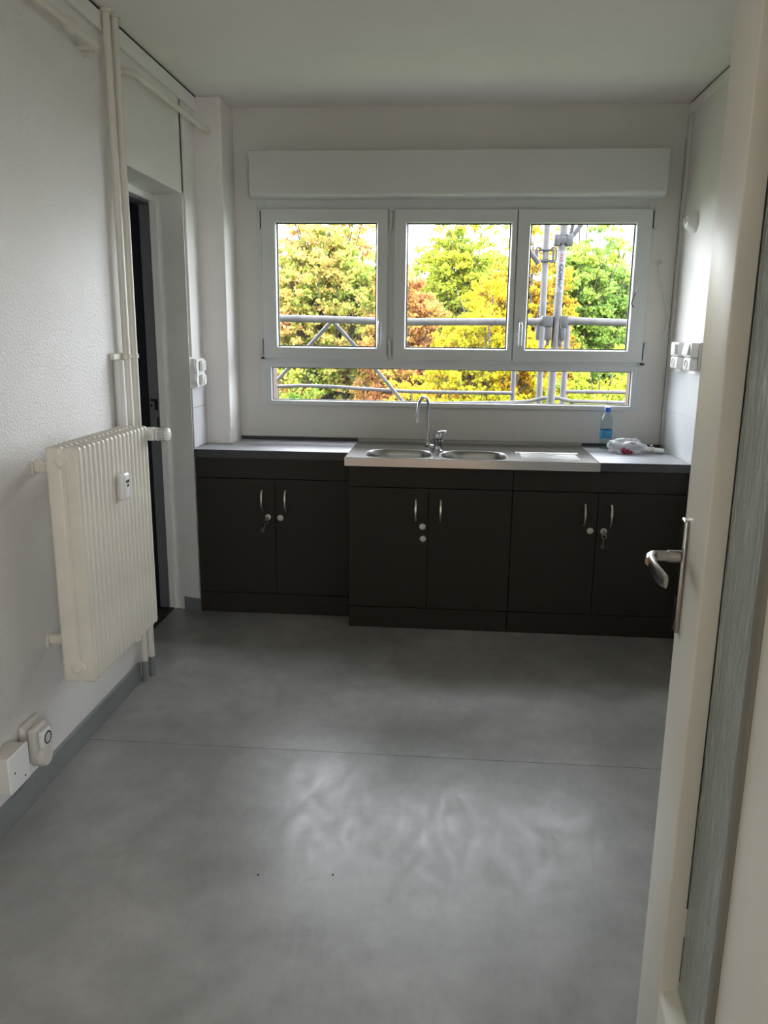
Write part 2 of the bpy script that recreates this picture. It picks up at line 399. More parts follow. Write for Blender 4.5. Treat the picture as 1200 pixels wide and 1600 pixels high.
bm = bmesh.new(); bx(bm, S1 + .0002, S1 + .0014, 0.0315, 0.038, 0.42, GT - .001); bx(bm, S1 + .0002, S1 + .0014, 0.0325, 0.038, GB + .02, 0.36)
dpart('glazing_seal', bm, M_seal)
M_strip = mat('brown_grey_strip', (0.20, 0.19, 0.16), 0.5)
dpart('edge_strip', box(0.436, 0.466, -0.006, 0.012, GB + .002, GT - .001, 0.0055, 4), M_strip, True)  # brown-grey strip along the hinge-side edge of the glass
# handle: long back plate and lever on the face we look along
hd = dpart('door_handle', box(0.006, 0.038, -0.0085, 0.0005, 0.895, 1.105, 0.004, 4), M_plate, True)
hd_w = hd
bm = bmesh.new()
hz = 1.036
tube(bm, [(0.024, -0.009, hz), (0.024, -0.030, hz)], 0.011, 20)
tube(bm, [(0.024, -0.026, hz), (0.024, -0.044, hz), (0.025, -0.052, hz), (0.034, -0.060, hz - .001), (0.052, -0.063, hz - .004)], 0.009, 16,
     rads=[0.0095, 0.0092, 0.0095, 0.010, 0.010])
# flat curved grip
path = [(0.034, -0.058, hz), (0.055, -0.0625, hz - .004), (0.085, -0.061, hz - .009), (0.115, -0.057, hz - .012), (0.138, -0.052, hz - .013)]
rings = []
for i, p in enumerate(path):
    hgt = [0.011, 0.0135, 0.015, 0.0155, 0.0125][i]; th = [0.0075, 0.006, 0.005, 0.0045, 0.0035][i]
    rings.append([bm.verts.new((p[0], p[1] + th * math.cos(a), p[2] + hgt * math.sin(a))) for a in [2 * PI * j / 16 for j in range(16)]])
for a, b in zip(rings, rings[1:]):
    for j in range(16): bm.faces.new((a[j], a[(j + 1) % 16], b[(j + 1) % 16], b[j]))
bm.faces.new(rings[0][::-1]); bm.faces.new(rings[-1])
dpart('lever', bm, M_lever, True, hd)
bm = bmesh.new(); tube(bm, [(0.022, -0.0090, 0.955), (0.022, -0.008, 0.955)], 0.005, 12); bx(bm, 0.0200, 0.0240, -0.0090, -0.008, 0.938, 0.955)
dpart('keyhole', bm, M_dark, False, hd)

# ------------------------------------------------------------------ window_1
win = senv('window_1', (-0.01, YB, 1.03))
FX0, FX1, FZ0, FZ1 = -1.003, 0.985, 1.030, 2.098
YFR = YB - 0.018
bm = bmesh.new()
for a in ((FX0, -0.962, FZ0, FZ1), (0.954, FX1, FZ0, FZ1), (-0.962, 0.954, 2.010, FZ1), (-0.962, 0.954, 1.240, 1.300), (-0.962, 0.954, FZ0, 1.054), (-0.345, -0.285, 1.300, 2.010)):
    bx(bm, a[0], a[1], YFR, 4.250, a[2], a[3], 0.0015, 1)
bx(bm, 0.294, 0.339, YB - .001, 4.250, 1.300, 2.010, 0.0015, 1)
obj('window_frame', bm, M_pvc, win)
def framed(name, x0, x1, z0, z1, gx0, gx1, gz0, gz1, yf, yg, parent, bev=0.010):
    """a casement: flat face, then a bevelled bead down to the glass, a black gasket, the pane"""
    bm = bmesh.new()
    def ring(a, y): return [bm.verts.new(p) for p in ((a[0], y, a[2]), (a[1], y, a[2]), (a[1], y, a[3]), (a[0], y, a[3]))]
    O = (x0, x1, z0, z1)
    I = (gx0 - bev, gx1 + bev, gz0 - bev, gz1 + bev)
    I2 = (gx0 - .003, gx1 + .003, gz0 - .003, gz1 + .003)
    c = 0.003
    Oc = (x0 + c, x1 - c, z0 + c, z1 - c)
    rs = [ring(O, yg + .012), ring(O, yf + c), ring(Oc, yf), ring(I, yf), ring((I[0] + .004, I[1] - .004, I[2] + .004, I[3] - .004), yf + .006), ring(I2, yg - .003), ring(I2, yg + .012)]
    for a, b in zip(rs, rs[1:] + rs[:1]):
        for j in range(4): bm.faces.new((a[j], a[(j + 1) % 4], b[(j + 1) % 4], b[j]))
    s = obj(name, bm, M_pvc, parent)
    bm = bmesh.new(); a0, a1, b0, b1 = gx0 - .003, gx1 + .003, gz0 - .003, gz1 + .003; t = 0.0045
    for q in ((a0, a0 + t, b0, b1), (a1 - t, a1, b0, b1), (a0, a1, b0, b0 + t), (a0, a1, b1 - t, b1)): bx(bm, q[0], q[1], yg - .004, yg + .008, q[2], q[3])
    obj('gasket', bm, M_seal, s)
    obj('glass_pane', box(gx0 - .003, gx1 + .003, yg, yg + .004, gz0 - .003, gz1 + .003), M_glass, s)
    return s
YS = YB - 0.038
sL = framed('sash', -0.980, -0.330, 1.278, 2.022, -0.898, -0.391, 1.343, 1.951, YS, YB - .016, win)
sM = framed('sash', -0.297, 0.314, 1.278, 2.020, -0.229, 0.281, 1.343, 1.949, YS, YB - .016, win)
sR = framed('sash', 0.319, 0.972, 1.278, 2.020, 0.388, 0.890, 1.343, 1.947, YS, YB - .016, win)
lo = framed('fixed_light', -0.974, 0.966, 1.030, 1.262, -0.940, 0.929, 1.060, 1.228, YFR - .002, YB - .004, win, bev=0.006)
def sash_handle(x, z, parent):
    bm = bmesh.new(); bx(bm, x - .012, x + .012, YS - .009, YS, z - .035, z + .035, 0.003, 3)
    tube(bm, [(x, YS - .008, z + .012), (x, YS - .032, z + .012), (x, YS - .036, z + .004), (x, YS - .036, z - .03), (x, YS - .034, z - .098)], 0.008, 12, rads=[.008, .008, .009, .0095, .0075])
    return obj('handle', bm, M_pvc, parent, True)
sash_handle(-0.365, 1.455, sL); sash_handle(0.352, 1.455, sR)
for (x, z) in ((-0.990, 1.968), (-0.990, 1.335), (-0.3145, 1.962), (-0.3145, 1.335), (0.982, 1.968), (0.982, 1.335)):
    bm = bmesh.new(); tube(bm, [(x, YS - .002, z - .045), (x, YS - .002, z + .045)], 0.0065, 10); bx(bm, x - .006, x + .006, YS, YFR, z - .04, z + .04)
    obj('hinge', bm, M_pvc, win, True)
bm = bmesh.new(); bx(bm, -0.992, -0.978, YS - .003, YFR, 1.272, 1.282); bx(bm, 0.970, 0.986, YS - .003, YFR, 1.266, 1.276); bx(bm, .9735, .9765, YS, YFR, 1.93, 2.01); bx(bm, -.9845, -.9815, YS, YFR, 1.93, 2.01)
obj('hinge_cap', bm, M_seal, win)

# roller shutter box above the window
t = thing('roller_shutter_box', 'long white roller shutter box above the window', 'shutter box', (0, YB - .01, 2.068))
yF, yK = 4.096, YB - .0105
prof = [(yK, 2.276), (yF + .004, 2.276), (yF, 2.272), (yF, 2.095)]
for k in range(1, 7): a = PI / 2 * k / 6; prof.append((yF + .028 * (1 - math.cos(a)), 2.095 - .028 * math.sin(a)))
prof.append((yK, 2.067))
obj('casing', prism(bmesh.new(), prof, -0.995, 0.985, 'x'), M_box, t, True)
for (x0, x1) in ((-1.011, -0.9952), (0.9852, 1.003)): obj('end_cap', prism(bmesh.new(), [(a, b + (.001 if b > 2.2 else 0)) for a, b in prof], x0, x1, 'x'), M_box, t, True)

# ------------------------------------------------------------------ glazed tiles above the worktop on both side walls
tl = senv('trim_6', (XL, 3.8, 0.85)); tl.name = 'trim_6'
for (z0, z1) in ((0.852, 1.043), (1.047, 1.142)):
    for (y0, y1) in ((3.792, 3.985), (3.989, 4.009)): obj('tile', box(XL + .0005, XL + .007, y0, y1, z0, z1, 0.0012, 1), M_tile, tl)
obj('grout_bed', box(XL, XL + .004, 3.79, 4.01, 0.848, 1.144), M_grout, tl)
tr = senv('trim_7', (XR, 3.9, 0.85))
for (z0, z1) in ((0.854, 1.047), (1.0505, 1.245)):
    for (y0, y1) in ((3.40, 3.5938), (3.5942, 3.7888), (3.7892, 3.9838), (3.9842, 4.178)): obj('tile', box(XR - .007, XR - .0005, y0, y1, z0, z1, 0.0003, 1), M_tile, tr)
obj('grout_bed', box(XR - .0045, XR, 3.40, 4.18, 0.85, 1.247), M_tile, tr)

# ------------------------------------------------------------------ base cabinets
def handle_bm(x, y, z0=0.541, z1=0.648):
    bm = bmesh.new(); n = 12; rings = []
    for i in range(n + 1):
        s = i / n; z = z1 + (z0 - z1) * s; d = 0.004 + 0.022 * math.sin(PI * min(1, max(0, s))) ** 0.6; w = 0.0055
        rings.append([bm.verts.new((x + sx_ * w, y - d - sy_ * 0.004, z)) for sx_, sy_ in ((-1, 0), (-.7, 1), (.7, 1), (1, 0), (.7, -.6), (-.7, -.6))])
    for a, b in zip(rings, rings[1:]):
        for j in range(6): bm.faces.new((a[j], a[(j + 1) % 6], b[(j + 1) % 6], b[j]))
    bm.faces.new(rings[0][::-1]); bm.faces.new(rings[-1])
    for z in (z0 + .004, z1 - .004): bx(bm, x - .005, x + .005, y - .008, y + .001, z - .004, z + .004)
    return bm
def lock(x, y, z, parent, slot=True):
    bm = lathe(bmesh.new(), [(0, -.0065), (.011, -.0065), (.0145, -.005), (.0155, -.002), (.0155, .001)], (x, y, z), 'y', 24)
    l = obj('lock', bm, M_lock, parent, True)
    bm = lathe(bmesh.new(), [(0, -.0078), (.0048, -.0078), (.0052, -.006)], (x, y, z), 'y', 14); bx(bm, x - .0008, x + .0008, y - .0084, y - .007, z - .0035, z + .0035)
    for v in bm.verts: pass
    return l
def cabinet(name, x0, x1, y0, split, ztop, label, locks):
    t = thing(name, label, 'cabinet', (x0, y0, 0), 'taupe base cabinets along the window wall')
    g = 0.0015; yb = YB - 0.02 if x0 > -1 else 4.005
    bm = bmesh.new()
    bx(bm, x0, x0 + .016, y0 + .019, yb, 0.106, ztop); bx(bm, x1 - .016, x1, y0 + .019, yb, 0.106, ztop)
    bx(bm, x0 + .016, x1 - .016, y0 + .019, yb, 0.106, 0.122); bx(bm, x0 + .016, x1 - .016, yb - .006, yb, 0.122, ztop)
    obj('body', bm, M_cab, t)
    obj('fascia', box(x0 + .001, x1 - .001, y0, y0 + .019, 0.7045, ztop, 0.0008, 1), M_cab, t)
    obj('plinth', box(x0 + .001, x1 - .001, y0, y0 + .06, 0.0, 0.1035, 0.0008, 1), M_cab, t)
    obj('interior', box(x0 + .0162, x1 - .0162, y0 + .0195, y0 + .024, 0.1225, ztop - .001), M_gap, t)
    dL = obj('door', box(x0 + .001, split - g, y0, y0 + .018, 0.1075, 0.7005, 0.0008, 1), M_cab, t)
    dR = obj('door', box(split + g, x1 - .001, y0, y0 + .018, 0.1075, 0.7005, 0.0008, 1), M_cab, t)
    return t, dL, dR
cL, dL1, dL2 = cabinet('base_cabinet', -1.246, -0.4655, 3.797, -0.849, 0.805, 'taupe two-door base cabinet beside the closet doorway, set back under the left worktop', None)
cM, dM1, dM2 = cabinet('base_cabinet', -0.4625, 0.3095, 3.665, -0.082, 0.803, 'taupe two-door base cabinet under the sink bowls, two lock discs on its left door', None)
cR, dR1, dR2 = cabinet('base_cabinet', 0.3110, 1.1065, 3.665, 0.706, 0.803, 'taupe two-door base cabinet at the right wall, under drainer and right worktop', None)
for (x, y, d) in ((-0.912, 3.797, dL1), (-0.794, 3.797, dL2), (-0.1415, 3.665, dM1), (-0.0235, 3.665, dM2), (0.6465, 3.665, dR1), (0.7675, 3.665, dR2)):
    obj('handle', handle_bm(x, y), M_satin, d, True)
def lockset(x, y, z, d, ang=0):
    l = lock(x, y, z, d)
    return l
for (x, y, z, d) in ((-0.885, 3.797, 0.510, dL1), (-0.823, 3.797, 0.507, dL2), (-0.108, 3.665, 0.517, dM1), (-0.105, 3.665, 0.456, dM1), (0.677, 3.665, 0.520, dR1), (0.739, 3.665, 0.520, dR2)):
    lockset(x, y, z, d)
    bm = lathe(bmesh.new(), [(0, -.0080), (.0045, -.0080), (.0050, -.006)], (x, y, z), 'y', 14)
    obj('lock_core', bm, M_gap if d in (dR2,) else M_satin, d, True)
def key(x, y, z, ang, label):
    """flat key in the lock with a second one hanging from its ring"""
    t = thing('cabinet_key', label, 'key', (x, y - .008, z))
    bm = bmesh.new(); bx(bm, x - .001, x + .001, y - .030, y - .008, z - .004, z + .003); obj('key_in_lock', bm, M_satin, t)
    bm = bmesh.new(); lathe(bm, [(.0, -.0295), (.0095, -.0295), (.0095, -.0275), (0, -.0275)], (x, y, z - .006), 'y', 16)
    obj('key_bow', bm, M_keym, t)
    dx, dz = math.sin(ang), -math.cos(ang)
    pts = [(x + dx * .010 + .012 * math.cos(a) * dz * 0 + .011 * math.cos(a), y - .030, z - .018 + .011 * math.sin(a)) for a in [2 * PI * k / 20 for k in range(21)]]
    obj('key_ring', tube(bmesh.new(), pts, 0.0009, 6, False), M_satin, t, True)
    cx, cz = x + dx * .034, z - .018 + dz * .030
    bm = bmesh.new(); bx(bm, -.0042, .0042, -.0008, .0008, -.018, .012, .0006, 1); lathe(bm, [(0, -.0009), (.0095, -.0009), (.0095, .0009), (0, .0009)], (0, 0, -.020), 'y', 18)
    tf(bm, Matrix.Translation((cx, y - .030, cz)) @ Matrix.Rotation(ang * 1.0, 4, 'Y').inverted())
    obj('hanging_key', bm, M_keym, t)
key(-0.885, 3.797, 0.510, -0.42, 'small keys hanging from the lock of the far left cabinet door')
key(0.739, 3.665, 0.520, -0.10, 'small keys hanging from the lock of the far right cabinet door')

# worktops
bm = bmesh.new()
prism(bm, [(XL + .001, 3.790), (-0.4795, 3.790), (-0.4795, YB - .0115), (-1.1185, YB - .0115), (-1.1185, 4.0085), (XL + .001, 4.0085)], 0.8055, 0.845)
t = tag(obj('worktop', bm, M_top), 'slate grey worktop left of the sink, notched round the pillar', 'worktop')
obj('edge_band', box(XL + .002, -0.4795, 3.7885, 3.7899, 0.8056, 0.8446), M_edge, t)
obj('upstand', box(-1.117, -0.482, YB - .024, YB - .0108, 0.8452, 0.862, 0.002), M_edge, t)
obj('sealant_bead', box(-1.2495, -1.1185, 3.999, 4.0093, 0.8452, 0.851, 0.002), M_caulk, t)
obj('sealant_bead', box(-1.119, -1.111, 4.0, YB - .025, 0.8452, 0.852, 0.002), M_caulk, t)
obj('sealant_bead', box(-1.117, -0.482, YB - .0235, YB - .0115, 0.8622, 0.865, 0.001), M_caulk, t)
t = tag(obj('worktop', box(0.7008, XR - .002, 3.655, YB - .0115, 0.8055, 0.845, 0.0015, 1), M_top), 'slate grey worktop right of the sink, with the bottle on it', 'worktop')
obj('edge_band', box(0.7008, XR - .002, 3.6535, 3.6549, 0.8056, 0.8446), M_edge, t)
obj('upstand', box(0.702, XR - .017, YB - .024, YB - .0108, 0.8452, 0.860, 0.002), M_edge, t)
obj('sealant_bead', box(XR - .0125, XR - .0075, 3.66, YB - .046, 0.8452, 0.852, 0.0015), M_caulk, t)

# ------------------------------------------------------------------ stainless double sink with drainer
SZ = 0.8435
sk = thing('kitchen_sink', 'stainless steel double bowl sink with drainer on the right', 'sink', (0.11, 3.94, 0.806))
BW = [(-0.415, -0.0525, -0.397, -0.072), (-0.0525, 0.305, -0.034, 0.288)]
BY0, BY1, CY0, CY1 = 3.668, 3.952, 3.650, 3.970
def sup(cx, cy, a, b, n, N, e=3.0):
    out = []
    for j in range(N):
        th = 2 * PI * j / N; c, s = math.cos(th), math.sin(th)
        out.append((cx + a * math.copysign(abs(c) ** (2 / e), c), cy + b * math.copysign(abs(s) ** (2 / e), s)))
    return out
def rectpt(cx, cy, a, b, x, y):
    dx, dy = x - cx, y - cy; k = 1 / max(abs(dx) / a, abs(dy) / b); return cx + dx * k, cy + dy * k
bm = bmesh.new(); N = 64
def quad(x0, x1, y0, y1, z=SZ): bm.faces.new([bm.verts.new(p) for p in ((x0, y0, z), (x1, y0, z), (x1, y1, z), (x0, y1, z))])
for (rx0, rx1, bx0, bx1) in BW:
    cx, cy = (bx0 + bx1) / 2, (BY0 + BY1) / 2; a, b = (bx1 - bx0) / 2, (BY1 - BY0) / 2
    rcx, rcy, ra, rb = (rx0 + rx1) / 2, (CY0 + CY1) / 2, (rx1 - rx0) / 2, (CY1 - CY0) / 2
    inner = sup(cx, cy, a, b, 0, N); outer = [rectpt(rcx, rcy, ra, rb, *p) for p in inner]
    # snap nearest samples to the cell corners
    for sxx in (-1, 1):
        for syy in (-1, 1):
            c = (rcx + sxx * ra, rcy + syy * rb); k = min(range(N), key=lambda i: (outer[i][0] - c[0]) ** 2 + (outer[i][1] - c[1]) ** 2); outer[k] = c
    A = [bm.verts.new((x, y, SZ)) for x, y in outer]; B = [bm.verts.new((x, y, SZ - .0008)) for x, y in inner]
    for j in range(N): bm.faces.new((A[j], A[(j + 1) % N], B[(j + 1) % N], B[j]))
X0, X1, Y0s, Y1s = -0.479, 0.699, 3.636, YB - .012
quad(X0 + .012, BW[0][0], CY0, CY1); quad(BW[1][1], 0.322, CY0, CY1); quad(0.655, X1 - .012, CY0, CY1)
quad(X0 + .012, X1 - .012, 3.648, CY0); quad(X0 + .012, X1 - .012, CY1, 4.150)
# raised outer bead on the four sides, folded front edge
def strip(p):      # p: list of 4-corner loops
    L = [[bm.verts.new(q) for q in lp] for lp in p]
    for a, b in zip(L, L[1:]):
        for j in range(4): bm.faces.new((a[j], a[(j + 1) % 4], b[(j + 1) % 4], b[j]))
def lp(x0, x1, y0, y1, z): return [(x0, y0, z), (x1, y0, z), (x1, y1, z), (x0, y1, z)]
strip([lp(X0, X1, Y0s, 4.162, 0.806), lp(X0, X1, Y0s, 4.162, SZ + .001), lp(X0 + .002, X1 - .002, Y0s + .002, 4.160, SZ + .003),
       lp(X0 + .008, X1 - .008, Y0s + .008, 4.154, SZ + .003), lp(X0 + .012, X1 - .012, 3.648, 4.150, SZ)])
obj('sink_top', bm, M_steel, sk, True)
# rear shelf/upstand behind the sink
bm = bmesh.new(); prism(bm, [(4.1605, 0.806), (4.1605, SZ + .002), (4.185, SZ + .003), (4.198, SZ + .016), (YB - .0115, SZ + .018), (YB - .0115, 0.806)], X0, X1, 'x')
obj('rear_upstand', bm, M_steel, sk)
for (rx0, rx1, bx0, bx1) in BW:
    cx, cy = (bx0 + bx1) / 2, (BY0 + BY1) / 2; a, b = (bx1 - bx0) / 2, (BY1 - BY0) / 2
    bm = bmesh.new(); loops = []
    for (k, dz, e) in ((1, -.0008, 3), (.985, -.002, 3), (.965, -.008, 3), (.95, -.03, 3), (.92, -.09, 3), (.88, -.125, 3), (.80, -.142, 2.8), (.6, -.148, 2.5), (.3, -.150, 2), (.12, -.151, 2)):
        loops.append([bm.verts.new((x, y, SZ + dz)) for x, y in sup(cx, cy, a * k, b * k if k > .35 else a * k * .95, 0, N, e)])
    for p, q in zip(loops, loops[1:]):
        for j in range(N): bm.faces.new((p[j], p[(j + 1) % N], q[(j + 1) % N], q[j]))
    bw = obj('bowl', bm, M_bowl, sk, 2)
    bm = lathe(bmesh.new(), [(0, -.1545), (.012, -.153), (.022, -.1505), (.034, -.149), (.034, -.152)], (cx, cy, SZ), 'z', 24)
    obj('drain', bm, M_chrome, bw, True)
# ribbed drainer
bm = bmesh.new(); dx0, dx1 = 0.322, 0.655
rows = [(CY0, 0), (3.682, 0), (3.686, -.0025)]
for k in range(7):          # seven pressed bars with crisp edges
    y0 = 3.698 + k * .0345
    rows += [(y0, -.0025), (y0 + .0010, -.0006), (y0 + .0021, -.0003), (y0 + .0130, -.0003), (y0 + .0142, -.0025)]
rows += [(3.948, -.0025), (3.952, 0), (CY1, 0)]
cols = [(dx0, 0, 0), (.334, 0, 0), (.340, 1, 0), (.352, 1, 0), (.358, 1, 1), (.622, 1, 1), (.628, 1, 0), (.640, 1, 0), (.645, 0, 0), (dx1, 0, 0)]
vs = []
for (x, a, b) in cols:
    vs.append([bm.verts.new((x, y, SZ + a * (z if b or z == 0 else -.0025))) for (y, z) in rows])
for i in range(len(cols) - 1):
    for j in range(len(rows) - 1): bm.faces.new((vs[i][j], vs[i + 1][j], vs[i + 1][j + 1], vs[i][j + 1]))
obj('drainer', bm, M_steel, sk)

# mixer tap
tx, ty = -0.049, 3.905
tp = thing('mixer_tap', 'chrome mixer tap with a tall swan-neck spout behind the bowls', 'tap', (tx, ty, SZ))
bm = lathe(bmesh.new(), [(0, .0002), (.027, .0002), (.027, .006), (.0225, .009), (.0215, .012), (.0215, .042), (.0222, .044), (.0222, .047)], (tx, ty, SZ), 'z', 28)
obj('base', bm, M_chrome, tp, True)
bm = lathe(bmesh.new(), [(.0215, .0475), (.0235, .050), (.0245, .088), (.022, .094), (0, .096)], (tx, ty, SZ), 'z', 28)
crt = obj('cartridge_cap', bm, M_chrome, tp, True)
bm = bmesh.new(); tube(bm, [(tx + .004, ty - .004, SZ + .092), (tx + .02, ty - .012, SZ + .099), (tx + .045, ty - .030, SZ + .104)], .005, 12, rads=[.009, .006, .0045])
obj('lever', bm, M_chrome, tp, True)
sxp = -0.098
bm = bmesh.new(); tube(bm, [(tx - .01, ty, SZ + .016), (sxp + .005, ty + .006, SZ + .026), (sxp, ty + .006, SZ + .032)], .011, 14)
lathe(bm, [(0, .018), (.0125, .020), (.0135, .028), (.0135, .043), (.010, .050), (0, .050)], (sxp, ty + .006, SZ), 'z', 20)
obj('spout_arm', bm, M_chrome, tp, True)
sp = [(sxp, ty + .006, SZ + .045), (sxp, ty + .006, SZ + .18)]
cxr = .032
for k in range(1, 16):
    a = PI * k / 16 * 1.02
    sp.append((sxp - cxr * .72 * (1 - math.cos(a)), ty + .006 - cxr * 1.3 * (1 - math.cos(a)), SZ + .215 + .055 * math.sin(a) - (.0 if a < PI / 2 else .0)))
sp += [(sxp - .050, ty + .006 - .086, SZ + .19), (sxp - .053, ty + .006 - .088, SZ + .165)]
obj('spout', tube(bmesh.new(), sp, .0080, 14), M_chrome, tp, True)
bm = lathe(bmesh.new(), [(0, -.016), (.009, -.016), (.0095, -.002), (.008, .004), (0, .004)], (sp[-1][0], sp[-1][1], sp[-1][2]), 'z', 16)
obj('aerator', bm, M_chrome, tp, True)

# ------------------------------------------------------------------ things on the right worktop
bX, bY, bZ = 0.806, 4.118, 0.8455
bt = thing('water_bottle', 'clear plastic water bottle with blue cap and blue label on the right worktop', 'bottle', (bX, bY, bZ))
prof = [(0, .004), (.016, .0), (.026, .001), (.030, .006), (.031, .015), (.0295, .022), (.031, .029), (.0295, .036), (.031, .043), (.031, .050), (.0305, .052),
        (.0305, .094), (.031, .096), (.031, .102), (.0298, .108), (.031, .114), (.0305, .122), (.031, .130), (.029, .143), (.023, .158), (.015, .170), (.0125, .176), (.0125, .190)]
k = 1.06
obj('bottle_body', lathe(bmesh.new(), [(r, z * k) for r, z in prof], (bX, bY, bZ), 'z', 32), M_pet, bt, 2)
obj('bottle_label', lathe(bmesh.new(), [(.0313, .053 * k), (.0316, .054 * k), (.0316, .092 * k), (.0313, .093 * k)], (bX, bY, bZ), 'z', 32), M_label, bt, True)
bm = lathe(bmesh.new(), [(.0150, .178 * k), (.0152, .180 * k), (.0148, .198 * k), (.0135, .201 * k), (0, .202 * k)], (bX, bY, bZ), 'z', 28)
obj('bottle_cap', bm, M_blue, bt, True)
# crumpled bag
gx, gy = 0.885, 3.985
from mathutils import noise as mn
bm = bmesh.new(); bmesh.ops.create_icosphere(bm, subdivisions=5, radius=1)
for v in bm.verts:
    p = v.co.copy(); f = 1 + .42 * mn.noise(p * 1.7 + Vector((3, 1, 8))) + .30 * (0.5 - abs(mn.noise(p * 3.6))) + .12 * mn.noise(p * 9)
    q = Vector((p.x * .078, p.y * .055, p.z * .040)) * f; q.x += .0; q.z = max(q.z, -.030)
    v.co = q + Vector((gx, gy, .8762))
bg = tag(obj('plastic_bag', bm, M_cloudy, None, 2), 'crumpled translucent plastic bag with red wrappers in it, beside the bottle', 'bag')
for (ax, ay, az, r) in ((0.862, 3.935, .863, .015), (.882, 3.932, .860, .012), (.896, 3.937, .857, .010)):
    bm = bmesh.new(); bmesh.ops.create_icosphere(bm, subdivisions=3, radius=r)
    for v in bm.verts: v.co = v.co * (1 + .5 * mn.noise(v.co * 90)) + Vector((ax, ay, az))
    obj('red_wrapper', bm, M_redw, bg, 2)
# white plastic waste fitting lying on its side
fx, fy = 1.012, 3.985
ft = thing('waste_pipe_fitting', 'white plastic waste pipe fitting lying on the right worktop by the wall', 'pipe fitting', (fx, fy, .8455))
R = Matrix.Translation((fx, fy, .863)) @ Matrix.Rotation(0.10, 4, 'Y') @ Matrix.Rotation(-0.12, 4, 'Z')
obj('pipe_barrel', tf(lathe(bmesh.new(), [(0, -.005), (.0115, -.005), (.0125, .0), (.0125, .046), (.0135, .047), (.0135, .052), (.010, .052), (.010, .03)], (0, 0, 0), 'x', 20), R), M_white, ft, True)
bm = lathe(bmesh.new(), [(0, -.052), (.013, -.052), (.0165, -.048), (.0165, -.028), (.013, -.024), (.0125, -.004)], (0, 0, 0), 'x', 10)
obj('ribbed_nut', tf(bm, R), M_white, ft, True)
bm = bmesh.new(); tube(bm, [(-.014, 0, .006), (-.012, -.006, .020), (-.004, -.010, .023)], .0045, 10); lathe(bm, [(.0115, -.003), (.0155, -.002), (.0155, .005), (.0115, .006)], (0, 0, 0), 'x', 20)
obj('side_clip', tf(bm, R), M_cream, ft, True)
bm = bmesh.new(); tube(bm, [(1.020, 4.03, .850), (1.03, 4.04, .866), (1.055, 4.035, .864), (1.07, 4.03, .850)], .003, 8)
tag(obj('rubber_seal', bm, M_black, None, True), 'small black rubber ring behind the white waste fitting', 'seal')

# ------------------------------------------------------------------ radiator
RX0, RX1, RY0, RZ0, RZ1 = -1.130, -1.030, 2.120, 0.385, 1.098
rd = thing('column_radiator', 'cream enamelled column radiator standing off the left wall', 'radiator', (-1.08, RY0, RZ0))
pitch = 0.0312; NS = 17
def section_bm(y):
    bm = bmesh.new(); h = pitch - .0055
    bx(bm, RX0, -1.0815, y, y + h, RZ0, RZ1, .0105, 4)
    bx(bm, -1.0785, RX1, y, y + h, RZ0, RZ1, .0105, 4)
    for z in (RZ0 + .045, RZ1 - .045): lathe(bm, [(0, -.002), (.021, -.002), (.024, .0), (.024, h), (.021, pitch)], (-1.08, y, z), 'y', 20)
    bx(bm, -1.088, -1.072, y + .0025, y + h - .0025, RZ0 + .006, RZ1 - .006)
    return bm
s0 = obj('section', section_bm(RY0), M_rad, rd, True)
for k in range(1, NS):
    c = s0.copy(); COL.objects.link(c); c.location = (0, pitch * k, 0)
ye = RY0 + pitch * NS
for z in (RZ0 + .045, RZ1 - .045):
    bm = lathe(bmesh.new(), [(0, -.011), (.009, -.011), (.011, -.009), (.015, -.006), (.015, .002)], (-1.08, RY0, z), 'y', 8)
    obj('end_plug', bm, M_rad, rd, True)
for (z, d) in ((1.01, .0), (.455, .0)):
    bm = bmesh.new(); bx(bm, XL + .001, -1.105, RY0 + .150, RY0 + .168, z - .014, z + .014, .002, 1); bx(bm, XL + .0005, XL + .006, RY0 + .140, RY0 + .178, z - .022, z + .022)
    obj('bracket', bm, M_rad, rd)
    bm = bmesh.new(); bx(bm, XL + .001, -1.105, ye - .075, ye - .058, z - .014, z + .014, .002, 1)
    obj('bracket', bm, M_rad, rd)
# thermostatic valve at the far top corner
vz = RZ1 - .032
vy = ye + .020
tv = obj('thermostatic_valve', lathe(bmesh.new(), [(0, -.012), (.014, -.012), (.014, .012), (.010, .016), (.010, .028), (.0125, .030), (.0125, .038)], (-1.075, vy, vz), 'x', 14), M_pipe, rd, True)
bm = lathe(bmesh.new(), [(.012, 0), (.0225, .002), (.0235, .006), (.0235, .026), (.0215, .028), (.021, .031)], (-1.043, vy, vz), 'x', 28)
obj('valve_collar', bm, M_white, tv, True)
bm = lathe(bmesh.new(), [(.020, 0), (.0232, .003), (.0232, .040), (.021, .046), (.014, .049), (0, .0495)], (-1.011, vy, vz), 'x', 28)
hd_ = obj('valve_head', bm, M_white, tv, True)
bm = bmesh.new()
for k in range(20):
    a = 2 * PI * k / 20
    b2 = box(-1.001, -0.974, -.0011, .0011, .0222, .0236); tf(b2, Matrix.Translation((0, vy, vz)) @ Matrix.Rotation(a, 4, 'X'))
    me_ = bpy.data.meshes.new('x'); b2.to_mesh(me_); b2.free(); bm.from_mesh(me_); bpy.data.meshes.remove(me_)
obj('valve_slot', bm, M_gap, tv)
bm = bmesh.new(); tube(bm, [(-1.08, ye, vz - .01), (-1.08, vy + .02, vz - .01), (-1.10, vy + .10, vz - .012), (-1.21, 2.955, vz - .02)], .009, 12)
obj('feed_pipe', bm, M_pipe, rd, True)
bm = bmesh.new(); tube(bm, [(-1.08, ye, RZ0 + .045), (-1.08, ye + .05, RZ0 + .045), (-1.12, ye + .15, RZ0 + .04), (-1.205, 3.005, RZ0 + .03)], .009, 12)
obj('return_pipe', bm, M_pipe, rd, True)
